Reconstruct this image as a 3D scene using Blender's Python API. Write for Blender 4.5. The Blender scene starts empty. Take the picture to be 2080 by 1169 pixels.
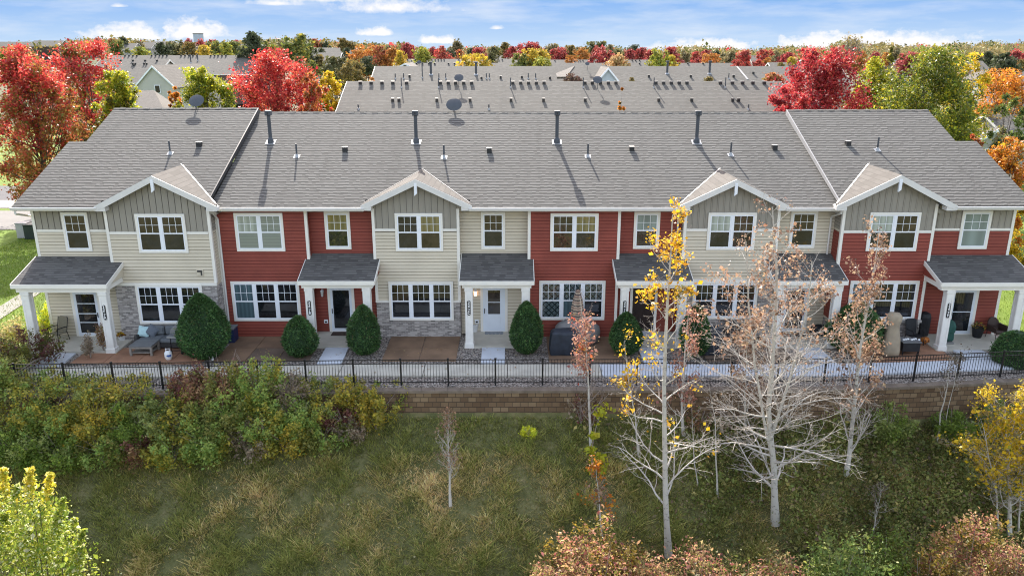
import bpy, math, random
import numpy as np
from mathutils import Vector, Quaternion

R = math.radians
scene = bpy.context.scene
COL = scene.collection

# ------------------------------------------------------------------ camera model
CAM_Y, CAM_Z, TILT, FPX = -34.25, 12.35, R(16.84), 1600.0
CT, ST = math.cos(TILT), math.sin(TILT)


def ray(px, py):
    u = (px - 1040) / FPX
    v = (584.5 - py) / FPX
    return u, CT + v * ST, -ST + v * CT


def at_y(px, py, y):
    d = ray(px, py)
    t = (y - CAM_Y) / d[1]
    return Vector((d[0] * t, y, CAM_Z + t * d[2]))


def at_z(px, py, z):
    d = ray(px, py)
    t = (z - CAM_Z) / d[2]
    return Vector((d[0] * t, CAM_Y + d[1] * t, z))


def at_plane(px, py, ye, ze, s):
    """point of the sloping plane z = ze + s (y - ye) seen at a pixel of the photograph"""
    d = ray(px, py)
    t = (ze + s * (CAM_Y - ye) - CAM_Z) / (d[2] - s * d[1])
    return Vector((d[0] * t, CAM_Y + d[1] * t, CAM_Z + d[2] * t))


# ------------------------------------------------------------------ node helpers
class NT:
    def __init__(self, mat):
        self.t = mat.node_tree
        self.n = self.t.nodes
        self.l = self.t.links

    def add(self, kind, **kw):
        nd = self.n.new('ShaderNode' + kind)
        for k, v in kw.items():
            setattr(nd, k, v)
        return nd

    def val(self, sock, v):
        if hasattr(v, 'is_output') or isinstance(v, bpy.types.NodeSocket):
            self.l.new(v, sock)
        else:
            sock.default_value = v

    def math(self, op, a, b=0.0, clamp=False):
        nd = self.add('Math', operation=op)
        nd.use_clamp = clamp
        self.val(nd.inputs[0], a)
        self.val(nd.inputs[1], b)
        return nd.outputs[0]

    def mix(self, f, a, b, blend='MIX'):
        nd = self.add('Mix', data_type='RGBA', blend_type=blend)
        self.val(nd.inputs[0], f)
        for s, v in ((nd.inputs[6], a), (nd.inputs[7], b)):
            if isinstance(v, (tuple, list)):
                v = tuple(v) + (1,) if len(v) == 3 else tuple(v)
            self.val(s, v)
        return nd.outputs[2]

    def noise(self, vec, scale, detail=3, rough=.55):
        nd = self.add('TexNoise')
        nd.inputs['Scale'].default_value = scale
        nd.inputs['Detail'].default_value = detail
        nd.inputs['Roughness'].default_value = rough
        if vec is not None:
            self.l.new(vec, nd.inputs['Vector'])
        return nd.outputs['Fac']

    def ramp(self, f, lo, hi):
        nd = self.add('MapRange')
        self.val(nd.inputs[0], f)
        nd.inputs[1].default_value = lo
        nd.inputs[2].default_value = hi
        return nd.outputs[0]

    def ramp_cols(self, cols, lo=0.0, hi=1.0):
        cr = self.add('ValToRGB')
        el = cr.color_ramp.elements
        n = len(cols)
        el[0].position = lo
        el[1].position = hi
        for i in range(1, n - 1):
            el.new(lo + (hi - lo) * i / (n - 1))
        for i, c in enumerate(cols):
            el[i].color = tuple(c) + (1,)
        return cr

    def obj(self):
        return self.add('TexCoord').outputs['Object']

    def sep(self, v):
        nd = self.add('SeparateXYZ')
        self.l.new(v, nd.inputs[0])
        return nd.outputs

    def comb(self, x, y, z=0.0):
        nd = self.add('CombineXYZ')
        for s, v in zip(nd.inputs, (x, y, z)):
            self.val(s, v)
        return nd.outputs[0]

    def bump(self, h, strength=.3, dist=.02):
        nd = self.add('Bump')
        nd.inputs['Strength'].default_value = strength
        nd.inputs['Distance'].default_value = dist
        self.l.new(h, nd.inputs['Height'])
        return nd.outputs[0]


def new_mat(name):
    m = bpy.data.materials.new(name)
    m.use_nodes = True
    nt = NT(m)
    b = nt.n['Principled BSDF']
    return m, nt, b


def mat(name, col, rough=.7, metal=0.0, var=.12, scale=3.0, spec=.4, bump=0.0, bscale=40., emit=None):
    m, nt, b = new_mat(name)
    o = nt.obj()
    n = nt.noise(o, scale, 4)
    f = nt.ramp(n, .3, .7)
    lo = tuple(c * (1 - var) for c in col)
    hi = tuple(min(1, c * (1 + var)) for c in col)
    nt.l.new(nt.mix(f, lo, hi), b.inputs['Base Color'])
    b.inputs['Roughness'].default_value = rough
    b.inputs['Metallic'].default_value = metal
    b.inputs['Specular IOR Level'].default_value = spec
    if bump:
        nt.l.new(nt.bump(nt.noise(o, bscale, 4), bump, .02), b.inputs['Normal'])
    if emit:
        b.inputs['Emission Color'].default_value = tuple(emit[:3]) + (1,)
        b.inputs['Emission Strength'].default_value = emit[3]
    return m


def shingle_mat(name, c1, c2, mortar, swap=False, w=.165, h=.235, line=.42):
    """laminated shingles: courses with a shadow line painted along each butt, tabs of uneven tone and length"""
    m, nt, b = new_mat(name)
    o = nt.obj()
    s = nt.sep(o)
    x, y = (s[1], s[0]) if swap else (s[0], s[1])
    wob = nt.noise(o, .8, 2)
    yy = nt.math('DIVIDE', nt.math('ADD', nt.math('MULTIPLY', y, 1.09), nt.math('MULTIPLY', wob, .05)), h)
    row = nt.math('FLOOR', yy)
    fr = nt.math('FRACT', yy)
    wn = nt.add('TexWhiteNoise', noise_dimensions='1D')
    nt.l.new(row, wn.inputs['W'])
    xs_ = nt.math('ADD', nt.math('DIVIDE', x, w), nt.math('MULTIPLY', wn.outputs['Value'], 17.0))
    xs_ = nt.math('ADD', xs_, nt.math('MULTIPLY', nt.noise(nt.comb(nt.math('MULTIPLY', x, 1.3), row), 1.5, 2), .7))
    tab = nt.add('TexWhiteNoise', noise_dimensions='2D')
    nt.l.new(nt.comb(nt.math('FLOOR', xs_), row), tab.inputs['Vector'])
    t = tab.outputs['Value']
    c = nt.mix(t, c1, c2)
    # butt shadow painted into the colour, deeper on paler tabs
    ln = nt.math('LESS_THAN', fr, nt.math('ADD', line * .45, nt.math('MULTIPLY', t, line)))
    c = nt.mix(nt.math('MULTIPLY', ln, .80), c, mortar)
    big = nt.noise(o, .3, 4)
    c = nt.mix(nt.math('MULTIPLY', nt.ramp(big, .38, .72), .28), c, tuple(q * .78 for q in c1))
    st = nt.noise(nt.comb(nt.math('MULTIPLY', x, 1.6), nt.math('MULTIPLY', y, .12)), 1.2, 3)
    c = nt.mix(nt.math('MULTIPLY', nt.ramp(st, .5, .8), .18), c, mortar)
    nt.l.new(c, b.inputs['Base Color'])
    b.inputs['Roughness'].default_value = .92
    b.inputs['Specular IOR Level'].default_value = .15
    nt.l.new(nt.bump(nt.math('ADD', fr, nt.math('MULTIPLY', t, .4)), .25, .02), b.inputs['Normal'])
    return m


def brick_mat(name, cols, mortar, w, h, size=.012, plane='xz', bumpv=.5, wob=.0):
    m, nt, b = new_mat(name)
    s = nt.sep(nt.obj())
    if plane == 'xz':
        v = nt.comb(nt.math('ADD', s[0], nt.math('MULTIPLY', s[1], 1.0)), s[2])
    else:
        v = nt.comb(s[0], s[1])
    br = nt.add('TexBrick')
    nt.l.new(v, br.inputs['Vector'])
    br.inputs['Color1'].default_value = (0, 0, 0, 1)
    br.inputs['Color2'].default_value = (1, 1, 1, 1)
    br.inputs['Mortar'].default_value = (.5, .5, .5, 1)
    br.inputs['Scale'].default_value = 1
    br.inputs['Mortar Size'].default_value = size
    br.inputs['Mortar Smooth'].default_value = .2
    br.inputs['Brick Width'].default_value = w
    br.inputs['Row Height'].default_value = h
    cr = nt.ramp_cols(cols)
    nt.l.new(br.outputs['Color'], cr.inputs[0])
    c = nt.mix(br.outputs['Fac'], cr.outputs[0], mortar)
    st = nt.noise(nt.obj(), 1.3, 5, .65)
    c = nt.mix(nt.math('MULTIPLY', nt.ramp(st, .45, .75), .35), c, mortar)
    nt.l.new(c, b.inputs['Base Color'])
    b.inputs['Roughness'].default_value = .9
    b.inputs['Specular IOR Level'].default_value = .2
    nt.l.new(nt.bump(br.outputs['Fac'], -bumpv, .02), b.inputs['Normal'])
    return m


def noise_mat(name, cols, scale, detail=5, rough=.95, bump=.3, bscale=None, stretch=(1, 1, 1), big=None):
    """colour ramp over fractal noise; an optional second, larger noise blends in big[0]"""
    m, nt, b = new_mat(name)
    mp = nt.add('Mapping')
    mp.inputs['Scale'].default_value = stretch
    nt.l.new(nt.obj(), mp.inputs[0])
    n = nt.noise(mp.outputs[0], scale, detail, .65)
    cr = nt.ramp_cols(cols, .28, .72)
    nt.l.new(n, cr.inputs[0])
    c = cr.outputs[0]
    if big:
        c = nt.mix(nt.math('MULTIPLY', nt.ramp(nt.noise(nt.obj(), big[1], 3), .4, .65), big[2]), c, big[0])
    nt.l.new(c, b.inputs['Base Color'])
    b.inputs['Roughness'].default_value = rough
    b.inputs['Specular IOR Level'].default_value = .2
    if bump:
        nt.l.new(nt.bump(nt.noise(nt.obj(), bscale or scale * 3, 4), bump, .05), b.inputs['Normal'])
    return m


def pebble_mat(name, cols, scale):
    m, nt, b = new_mat(name)
    o = nt.obj()
    v = nt.add('TexVoronoi')
    v.inputs['Scale'].default_value = scale
    nt.l.new(o, v.inputs['Vector'])
    hs = nt.add('SeparateColor')
    nt.l.new(v.outputs['Color'], hs.inputs[0])
    cr = nt.ramp_cols(cols)
    nt.l.new(hs.outputs[0], cr.inputs[0])
    d = nt.ramp(v.outputs['Distance'], .35, .75)
    c = nt.mix(d, cr.outputs[0], tuple(q * .25 for q in cols[0]))
    nt.l.new(c, b.inputs['Base Color'])
    b.inputs['Roughness'].default_value = .85
    nt.l.new(nt.bump(v.outputs['Distance'], -.8, .04), b.inputs['Normal'])
    return m


def glass_mat(name, tint, folds=None, lattice=False):
    """window glass over a dim room; folds = colour of a curtain or blind just behind it"""
    m, nt, b = new_mat(name)
    s = nt.sep(nt.obj())
    base = tint
    c = nt.mix(nt.ramp(nt.noise(nt.obj(), 2.2, 3), .35, .7), tuple(q * .5 for q in tint), tuple(q * 1.5 for q in tint))
    if folds:
        col, axis, k = folds
        wv = nt.math('SINE', nt.math('MULTIPLY', s[axis], k))
        c = nt.mix(nt.ramp(wv, -1, 1), tuple(q * .72 for q in col), col)
        if lattice:
            a1 = nt.math('SINE', nt.math('MULTIPLY', nt.math('ADD', s[0], s[2]), 24.0))
            a2 = nt.math('SINE', nt.math('MULTIPLY', nt.math('SUBTRACT', s[0], s[2]), 24.0))
            lt = nt.ramp(nt.math('MAXIMUM', a1, a2), .55, .9)
            c = nt.mix(lt, c, (.012, .02, .022))
    nt.l.new(c, b.inputs['Base Color'])
    b.inputs['Roughness'].default_value = .03
    b.inputs['IOR'].default_value = 1.5
    b.inputs['Specular IOR Level'].default_value = .8
    wb = nt.noise(nt.obj(), 1.1, 2)
    nt.l.new(nt.bump(wb, .03, .05), b.inputs['Normal'])
    return m


def leaf_mat(name, trans=.42, rough=.5):
    m, nt, b = new_mat(name)
    at = nt.add('Attribute')
    at.attribute_name = 'Col'
    nt.l.new(at.outputs['Color'], b.inputs['Base Color'])
    b.inputs['Roughness'].default_value = rough
    b.inputs['Specular IOR Level'].default_value = .35
    tr = nt.add('BsdfTranslucent')
    nt.l.new(at.outputs['Color'], tr.inputs['Color'])
    mx = nt.add('MixShader')
    mx.inputs[0].default_value = trans
    nt.l.new(b.outputs[0], mx.inputs[1])
    nt.l.new(tr.outputs[0], mx.inputs[2])
    nt.l.new(mx.outputs[0], nt.n['Material Output'].inputs['Surface'])
    return m


# ------------------------------------------------------------------ mesh helpers
class MB:
    def __init__(self):
        self.v, self.f, self.mi, self.mats, self.cur = [], [], [], [], 0

    def use(self, m):
        if m not in self.mats:
            self.mats.append(m)
        self.cur = self.mats.index(m)
        return self

    def face(self, pts):
        n = len(self.v)
        self.v.extend([tuple(p) for p in pts])
        self.f.append(tuple(range(n, n + len(pts))))
        self.mi.append(self.cur)

    def raw(self, vs, fs):
        n = len(self.v)
        self.v.extend([tuple(p) for p in vs])
        for q in fs:
            self.f.append(tuple(i + n for i in q))
            self.mi.append(self.cur)

    def box(self, x0, x1, y0, y1, z0, z1, bev=0.0):
        if bev > 0:
            b = bev
            ring = [(x0 + b, y0), (x1 - b, y0), (x1, y0 + b), (x1, y1 - b), (x1 - b, y1), (x0 + b, y1), (x0, y1 - b), (x0, y0 + b)]
            ins = [(x0 + b, y0 + b), (x1 - b, y0 + b), (x1 - b, y0 + b), (x1 - b, y1 - b), (x1 - b, y1 - b), (x0 + b, y1 - b), (x0 + b, y1 - b), (x0 + b, y0 + b)]
            rings = [[(x, y, z0) for x, y in ins], [(x, y, z0 + b) for x, y in ring], [(x, y, z1 - b) for x, y in ring], [(x, y, z1) for x, y in ins]]
            vs = [p for r in rings for p in r]
            fs = []
            for k in range(3):
                for i in range(8):
                    j = (i + 1) % 8
                    fs.append((k * 8 + i, k * 8 + j, k * 8 + 8 + j, k * 8 + 8 + i))
            vs2 = [(x0 + b, y0 + b), (x1 - b, y0 + b), (x1 - b, y1 - b), (x0 + b, y1 - b)]
            n = len(vs)
            vs += [(x, y, z1) for x, y in vs2] + [(x, y, z0) for x, y in vs2]
            fs += [(n, n + 1, n + 2, n + 3), (n + 7, n + 6, n + 5, n + 4)]
            self.raw(vs, fs)
            return self
        vs = [(x0, y0, z0), (x1, y0, z0), (x1, y1, z0), (x0, y1, z0), (x0, y0, z1), (x1, y0, z1), (x1, y1, z1), (x0, y1, z1)]
        self.raw(vs, [(0, 3, 2, 1), (4, 5, 6, 7), (0, 1, 5, 4), (1, 2, 6, 5), (2, 3, 7, 6), (3, 0, 4, 7)])
        return self

    def prism(self, poly, off):
        """closed polygon (3-D points, in order) pushed along off"""
        n = len(poly)
        off = Vector(off)
        a = [Vector(p) for p in poly]
        vs = a + [p + off for p in a]
        fs = [tuple(range(n))[::-1], tuple(range(n, 2 * n))]
        fs += [(i, (i + 1) % n, n + (i + 1) % n, n + i) for i in range(n)]
        self.raw(vs, fs)
        return self

    def tube(self, pts, radii, n=6, cap=True):
        pts = [Vector(p) for p in pts]
        if isinstance(radii, (int, float)):
            radii = [radii] * len(pts)
        base = len(self.v)
        ref = None
        for i, p in enumerate(pts):
            d = (pts[min(i + 1, len(pts) - 1)] - pts[max(i - 1, 0)])
            d = d.normalized() if d.length > 1e-9 else Vector((0, 0, 1))
            if ref is None:
                ref = Vector((1, 0, 0)) if abs(d.x) < .8 else Vector((0, 1, 0))
            u = d.cross(ref).normalized()
            w = d.cross(u)
            ref = u.cross(d)
            for k in range(n):
                a = 2 * math.pi * k / n
                self.v.append(tuple(p + (u * math.cos(a) + w * math.sin(a)) * radii[i]))
        for i in range(len(pts) - 1):
            for k in range(n):
                a, b = base + i * n + k, base + i * n + (k + 1) % n
                self.f.append((a, b, b + n, a + n))
                self.mi.append(self.cur)
        if cap:
            self.f.append(tuple(base + k for k in range(n))[::-1])
            self.mi.append(self.cur)
            e = base + (len(pts) - 1) * n
            self.f.append(tuple(e + k for k in range(n)))
            self.mi.append(self.cur)
        return self

    def lathe(self, c, prof, n=16, sx=1.0, sy=1.0, wob=0.0, rng=None):
        """profile (radius, height) turned about a vertical axis at c"""
        base = len(self.v)
        for r, z in prof:
            for k in range(n):
                a = 2 * math.pi * k / n
                q = 1 + (rng.uniform(-wob, wob) if wob else 0)
                self.v.append((c[0] + r * sx * q * math.cos(a), c[1] + r * sy * q * math.sin(a), c[2] + z))
        for i in range(len(prof) - 1):
            for k in range(n):
                a, b = base + i * n + k, base + i * n + (k + 1) % n
                self.f.append((a, b, b + n, a + n))
                self.mi.append(self.cur)
        for i in (0, len(prof) - 1):
            self.f.append(tuple(base + i * n + k for k in range(n)))
            self.mi.append(self.cur)
        return self

    def build(self, name, mats=None, parent=None, smooth=False):
        me = bpy.data.meshes.new(name)
        o = Vector((0, 0, 0))
        p = parent
        while p is not None:
            o += p.location
            p = p.parent
        me.from_pydata([(x - o.x, y - o.y, z - o.z) for x, y, z in self.v], [], self.f)
        ms = self.mats if mats is None else (mats if isinstance(mats, (list, tuple)) else [mats])
        for m in ms:
            me.materials.append(m)
        if len(ms) > 1:
            me.polygons.foreach_set('material_index', self.mi)
        if smooth:
            me.polygons.foreach_set('use_smooth', [True] * len(me.polygons))
        me.update()
        ob = bpy.data.objects.new(name, me)
        COL.objects.link(ob)
        ob.parent = parent
        return ob


def tag(o, label=None, cat=None, group=None, kind=None):
    for k, v in (('label', label), ('category', cat), ('group', group), ('kind', kind)):
        if v:
            o[k] = v
    return o


def thing(name, loc, label, cat, group=None):
    o = bpy.data.objects.new(name, None)
    o.empty_display_size = .2
    COL.objects.link(o)
    o.location = loc
    return tag(o, label, cat, group)


def grounded(o):
    """put the origin of a one-mesh thing at its own base"""
    vs = o.data.vertices
    co = np.empty(len(vs) * 3)
    vs.foreach_get('co', co)
    co = co.reshape(-1, 3)
    c = np.array([(co[:, 0].min() + co[:, 0].max()) / 2, (co[:, 1].min() + co[:, 1].max()) / 2, co[:, 2].min()])
    vs.foreach_set('co', (co - c).ravel())
    o.location = c
    o.data.update()
    return o


def quads(name, verts, cols, m, parent=None, nper=4):
    """mesh of loose faces from arrays: verts (N, nper, 3), colours (N, 3)"""
    n = len(verts)
    me = bpy.data.meshes.new(name)
    me.vertices.add(n * nper)
    me.vertices.foreach_set('co', np.asarray(verts, dtype=np.float32).reshape(-1))
    me.loops.add(n * nper)
    me.loops.foreach_set('vertex_index', np.arange(n * nper, dtype=np.int32))
    me.polygons.add(n)
    me.polygons.foreach_set('loop_start', np.arange(0, n * nper, nper, dtype=np.int32))
    me.polygons.foreach_set('loop_total', np.full(n, nper, dtype=np.int32))
    at = me.attributes.new('Col', 'FLOAT_COLOR', 'FACE')
    c4 = np.ones((n, 4), dtype=np.float32)
    c4[:, :3] = cols
    at.data.foreach_set('color', c4.reshape(-1))
    me.materials.append(m)
    me.update(calc_edges=True)
    ob = bpy.data.objects.new(name, me)
    COL.objects.link(ob)
    ob.parent = parent
    return ob


def unit(a):
    return a / np.maximum(np.linalg.norm(a, axis=-1, keepdims=True), 1e-9)


def leaf_verts(rg, pts, size, aspect=.62, droop=.0, up=.0):
    n = len(pts)
    a = rg.normal(size=(n, 3))
    a[:, 2] = a[:, 2] * .8 + up - droop
    a = unit(a)
    b = unit(np.cross(a, rg.normal(size=(n, 3))))
    s = (size * (.5 + rg.exponential(.45, n).clip(0, 1.5)))[:, None]
    c = np.cross(a, b) * s * .12
    v = np.empty((n, 4, 3))
    v[:, 0] = pts - a * s * .5
    v[:, 1] = pts + b * s * aspect * .5 + c
    v[:, 2] = pts + a * s * .5
    v[:, 3] = pts - b * s * aspect * .5 + c
    return v


def pick(rg, n, pal, var=.18):
    """leaf colours drawn from a palette [(colour, weight)...] with a little variation"""
    w = np.array([p[1] for p in pal], float)
    c = np.array([p[0] for p in pal], float)
    k = rg.choice(len(pal), n, p=w / w.sum())
    return np.clip(c[k] * rg.uniform(1 - var, 1 + var, (n, 1)) * rg.uniform(.94, 1.06, (n, 3)), 0, 1)


def lobes(rg, d, amp=.22, k=5):
    m = np.ones(len(d))
    for _ in range(k):
        q = unit(rg.normal(size=3))
        m += amp * rg.uniform(.4, 1) * np.cos(rg.uniform(2.2, 5) * np.arccos(np.clip(d @ q, -1, 1)) + rg.uniform(0, 6))
    return m


def crown_points(rg, z0, z1, r, nclump, per, shape='oval', spread=.22, shell=.45, amp=.16):
    """leaf positions of a broadleaf crown; returns points, clump index, clump centres"""
    t = rg.uniform(0, 1, nclump) ** .85
    if shape == 'round':
        k = np.sin(np.pi * (.10 + .80 * t)) ** .5
    elif shape == 'cone':
        k = 1.1 * (1 - t) ** .75 + .08
    elif shape == 'vase':
        k = (.50 + .50 * np.minimum(1, t / .55) ** .8) * np.where(t > .7, 1 - .55 * ((t - .7) / .3) ** 2, 1)
    elif shape == 'flame':
        k = np.sin(np.pi * np.clip(.12 + .86 * t ** .9, 0, 1)) ** .75
    else:
        k = np.sin(np.pi * (.10 + .83 * t ** .92)) ** .6
    a = rg.uniform(0, 2 * np.pi, nclump)
    p1, p2 = rg.uniform(0, 6.28, 2)
    lob = 1 + amp * np.sin(3 * a + p1 + 5 * t) * .6 + amp * np.sin(5 * a + p2 - 9 * t) * .5
    rad = r * k * lob * rg.uniform(0, 1, nclump) ** shell
    # the outline rises and falls with the bearing so that the top is uneven
    top = 1 - amp * .55 * (1 + np.sin(2 * a + p2)) * rg.uniform(0, 1, nclump)
    c = np.stack([rad * np.cos(a), rad * np.sin(a), z0 + (z1 - z0) * t * top], 1)
    idx = np.repeat(np.arange(nclump), per)
    sp = spread * r * rg.uniform(.6, 1.25, nclump)[idx]
    g = rg.normal(size=(nclump * per, 3)) * sp[:, None] * .62
    g[:, 2] *= 1.2
    pts = c[idx] + g
    pts[:, 2] = np.minimum(pts[:, 2], z1 + .05 * r + rg.normal(size=len(pts)) * .03 * r)
    return pts, idx, c


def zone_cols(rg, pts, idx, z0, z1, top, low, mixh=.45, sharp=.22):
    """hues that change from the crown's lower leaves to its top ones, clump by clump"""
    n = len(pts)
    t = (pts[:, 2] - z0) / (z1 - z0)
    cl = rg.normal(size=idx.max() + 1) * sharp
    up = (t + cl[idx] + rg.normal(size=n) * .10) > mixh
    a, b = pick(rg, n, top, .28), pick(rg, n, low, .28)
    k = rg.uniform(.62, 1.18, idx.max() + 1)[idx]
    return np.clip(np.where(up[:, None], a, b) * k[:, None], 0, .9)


def trunk_mesh(rng, mb, h, r0, targets=(), lean=(0, 0), n=8, fork=.35):
    pts, rr = [], []
    k = 7
    for i in range(k):
        t = i / (k - 1)
        pts.append(Vector((lean[0] * t + rng.uniform(-.04, .04) * h * .15 * (t > 0), lean[1] * t + rng.uniform(-.04, .04) * h * .15 * (t > 0), h * t)))
        rr.append(r0 * (1.35 if i == 0 else 1 - .8 * t))
    mb.tube(pts, rr, n)
    for q in targets:
        q = Vector(q)
        t = rng.uniform(fork, .85)
        t = min(t, max(.15, (q.z / h) * .75))
        i = min(k - 2, int(t * (k - 1)))
        f = t * (k - 1) - i
        s = pts[i].lerp(pts[i + 1], f)
        m1 = s.lerp(q, .5) + Vector((0, 0, -.06 * (q - s).length))
        ra = r0 * (1 - .8 * t) * .5
        mb.tube([s, s.lerp(m1, .5), m1, m1.lerp(q, .55), q], [ra, ra * .8, ra * .55, ra * .35, ra * .12], 5, False)


# ------------------------------------------------------------------ materials
M = {}
M['shingle'] = shingle_mat('roof_shingles', (.120, .114, .104), (.212, .203, .185), (.024, .0235, .0225))
M['shingle_side'] = shingle_mat('gable_shingles', (.105, .096, .086), (.135, .124, .112), (.075, .068, .061), True, .5, .25, .10)
M['shingle_porch'] = shingle_mat('porch_shingles', (.085, .081, .078), (.165, .158, .150), (.044, .042, .040), False, .26, .17, .3)
M['shingle_far'] = shingle_mat('far_shingles', (.122, .114, .100), (.175, .165, .146), (.066, .062, .055), False, .35, .3, .25)
M['beige'] = mat('beige_siding', (.56, .495, .385), .6, var=.07, scale=.8)
M['red'] = mat('red_siding', (.232, .053, .036), .6, var=.14, scale=.8, spec=.25)
M['beige_seam'] = mat('beige_seam', (.27, .235, .175), .8, var=.1)  # darker siding colours that paint the shade under laps and beside battens
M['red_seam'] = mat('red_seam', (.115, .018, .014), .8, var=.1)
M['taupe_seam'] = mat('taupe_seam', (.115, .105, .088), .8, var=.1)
M['taupe'] = mat('taupe_board', (.275, .252, .212), .65, var=.06, scale=.9)
M['trim'] = mat('white_trim', (.74, .71, .65), .5, var=.04, scale=1.5)
M['sash'] = mat('white_sash', (.74, .76, .80), .4, var=.03, scale=2)
M['post'] = mat('post_paint', (.72, .70, .66), .55, var=.07, scale=2.5)
M['gutter'] = mat('gutter_paint', (.62, .60, .57), .45, var=.05, scale=2)
M['metal'] = mat('valley_metal', (.34, .33, .32), .55, .1, var=.08, scale=3)
M['darkmetal'] = mat('dark_flashing', (.05, .05, .052), .5, .3)
M['pipe'] = mat('grey_pipe', (.060, .066, .076), .6, .2, var=.15)
M['pipe_light'] = mat('pipe_boot', (.32, .33, .34), .5, .5)
M['ventblack'] = mat('black_vent', (.018, .018, .019), .5)
M['ventcap'] = mat('vent_cap', (.30, .29, .28), .5, .4)
M['brick'] = brick_mat('grey_brick', [(.13, .115, .11), (.27, .24, .225), (.46, .42, .39)], (.36, .34, .32), .21, .075, .009)
M['stonecap'] = mat('stone_sill', (.42, .40, .38), .8, var=.1, scale=6)
M['block'] = brick_mat('retaining_block', [(.115, .072, .042), (.175, .115, .068), (.235, .165, .10)], (.075, .052, .036), .31, .2, .014, 'xz', .8)
M['blockcap'] = mat('wall_cap', (.165, .13, .10), .9, var=.25, scale=3, bump=.4, bscale=25)
M['concrete'] = mat('old_concrete', (.47, .44, .375), .85, var=.13, scale=1.4, bump=.15, bscale=30)
M['concrete_new'] = mat('new_concrete', (.50, .53, .58), .8, var=.07, scale=1.4, bump=.1, bscale=30)
M['walk_sun'] = mat('worn_sidewalk', (.20, .19, .165), .9, var=.1)
M['binblack'] = mat('green_black_metal', (.016, .026, .020), .5)
M['drive'] = mat('drive_concrete', (.135, .128, .120), .9, var=.1, scale=.5, bump=.1)
M['asphalt'] = mat('asphalt', (.05, .05, .056), .9, var=.2, scale=.7, bump=.3, bscale=60)
M['curb'] = mat('curb_concrete', (.20, .19, .175), .9, var=.1)
M['iron'] = mat('black_iron', (.012, .012, .014), .4, .2)
M['bark_pale'] = None
M['leaf'] = leaf_mat('leaf', .48, .5)
M['leaf_far'] = leaf_mat('far_leaf', .25, .8)
M['needle'] = leaf_mat('needle', .12, .55)
M['blade'] = leaf_mat('grass_blade', .25, .7)
M['g_dark'] = glass_mat('glass_dark', (.012, .014, .017))
M['g_brown'] = glass_mat('glass_brown', (.035, .027, .018))
M['g_blind'] = glass_mat('glass_blind', (.1, .1, .1), ((.23, .26, .23), 2, 95.0))
M['g_pale'] = glass_mat('glass_pale', (.1, .1, .1), ((.36, .40, .35), 0, 22.0))
M['g_green'] = glass_mat('glass_green_shade', (.1, .1, .1), ((.22, .28, .27), 0, 9.0))
M['g_curtain'] = glass_mat('glass_curtain', (.1, .1, .1), ((.085, .13, .145), 0, 34.0))
M['g_lattice'] = glass_mat('glass_lattice_curtain', (.1, .1, .1), ((.10, .13, .135), 0, 30.0), True)
M['g_yellow'] = glass_mat('glass_drape', (.1, .1, .1), ((.20, .17, .075), 0, 26.0))


def bark(name, light, dark, k):
    m, nt, b = new_mat(name)
    s = nt.sep(nt.obj())
    v = nt.comb(nt.math('MULTIPLY', s[0], 3.0), nt.math('MULTIPLY', s[1], 3.0), nt.math('MULTIPLY', s[2], k))
    n = nt.noise(v, 2.0, 4, .6)
    nt.l.new(nt.mix(nt.ramp(n, .56, .70), light, dark), b.inputs['Base Color'])
    b.inputs['Roughness'].default_value = .8
    return m


M['bark_pale'] = bark('aspen_bark', (.44, .41, .36), (.11, .095, .08), 5.0)
M['bark_white'] = bark('twig_bark', (.47, .435, .39), (.25, .21, .18), 2.0)
M['bark_twig'] = bark('grey_twig_bark', (.27, .22, .19), (.16, .125, .11), 2.0)
M['bark_fine'] = bark('fine_twig_bark', (.39, .345, .30), (.22, .18, .15), 2.0)
M['bark'] = bark('brown_bark', (.085, .065, .05), (.03, .024, .02), .8)

# ------------------------------------------------------------------ sky, sun, camera
SUN_EL, SUN_AZ = R(35.5), R(-10.1)          # azimuth from +y towards +x
world = bpy.data.worlds.new("World")
scene.world = world
world.use_nodes = True
wt = NT(world)
bgn = wt.n['Background']
sky = wt.add('TexSky', sky_type='NISHITA')
sky.sun_disc = False
sky.sun_elevation = SUN_EL
sky.sun_rotation = SUN_AZ
sky.air_density = 1.0
sky.dust_density = .6
sky.ozone_density = 1.5
bgn.inputs[1].default_value = .15
EXPO_V = 2.36
gd = wt.add('TexCoord').outputs['Generated']
dx, dy, dz = wt.sep(gd)
KS = 1.0 / (.15 * 2 ** EXPO_V)                       # sky colours below are what the exposed picture shows
low = tuple(c * KS for c in (.60, .77, .97))
mid = tuple(c * KS for c in (.23, .47, .92))
wisp = wt.noise(wt.comb(wt.math('MULTIPLY', dx, 2.2), wt.math('MULTIPLY', dy, 2.2), wt.math('MULTIPLY', dz, 14.0)), 3.4, 6, .6)
clear = wt.mix(wt.ramp(dz, -.002, .062), low, mid)
streak = wt.math('MULTIPLY', wt.ramp(wisp, .42, .74), .60)
clear = wt.mix(streak, clear, tuple(c * KS for c in (.88, .93, 1.0)))
az = wt.math('ARCTAN2', dx, dy)
puffs = wt.noise(wt.comb(wt.math('MULTIPLY', dx, 1.0), 0.0, wt.math('MULTIPLY', dz, 1.5)), 62.0, 6, .62)


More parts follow.
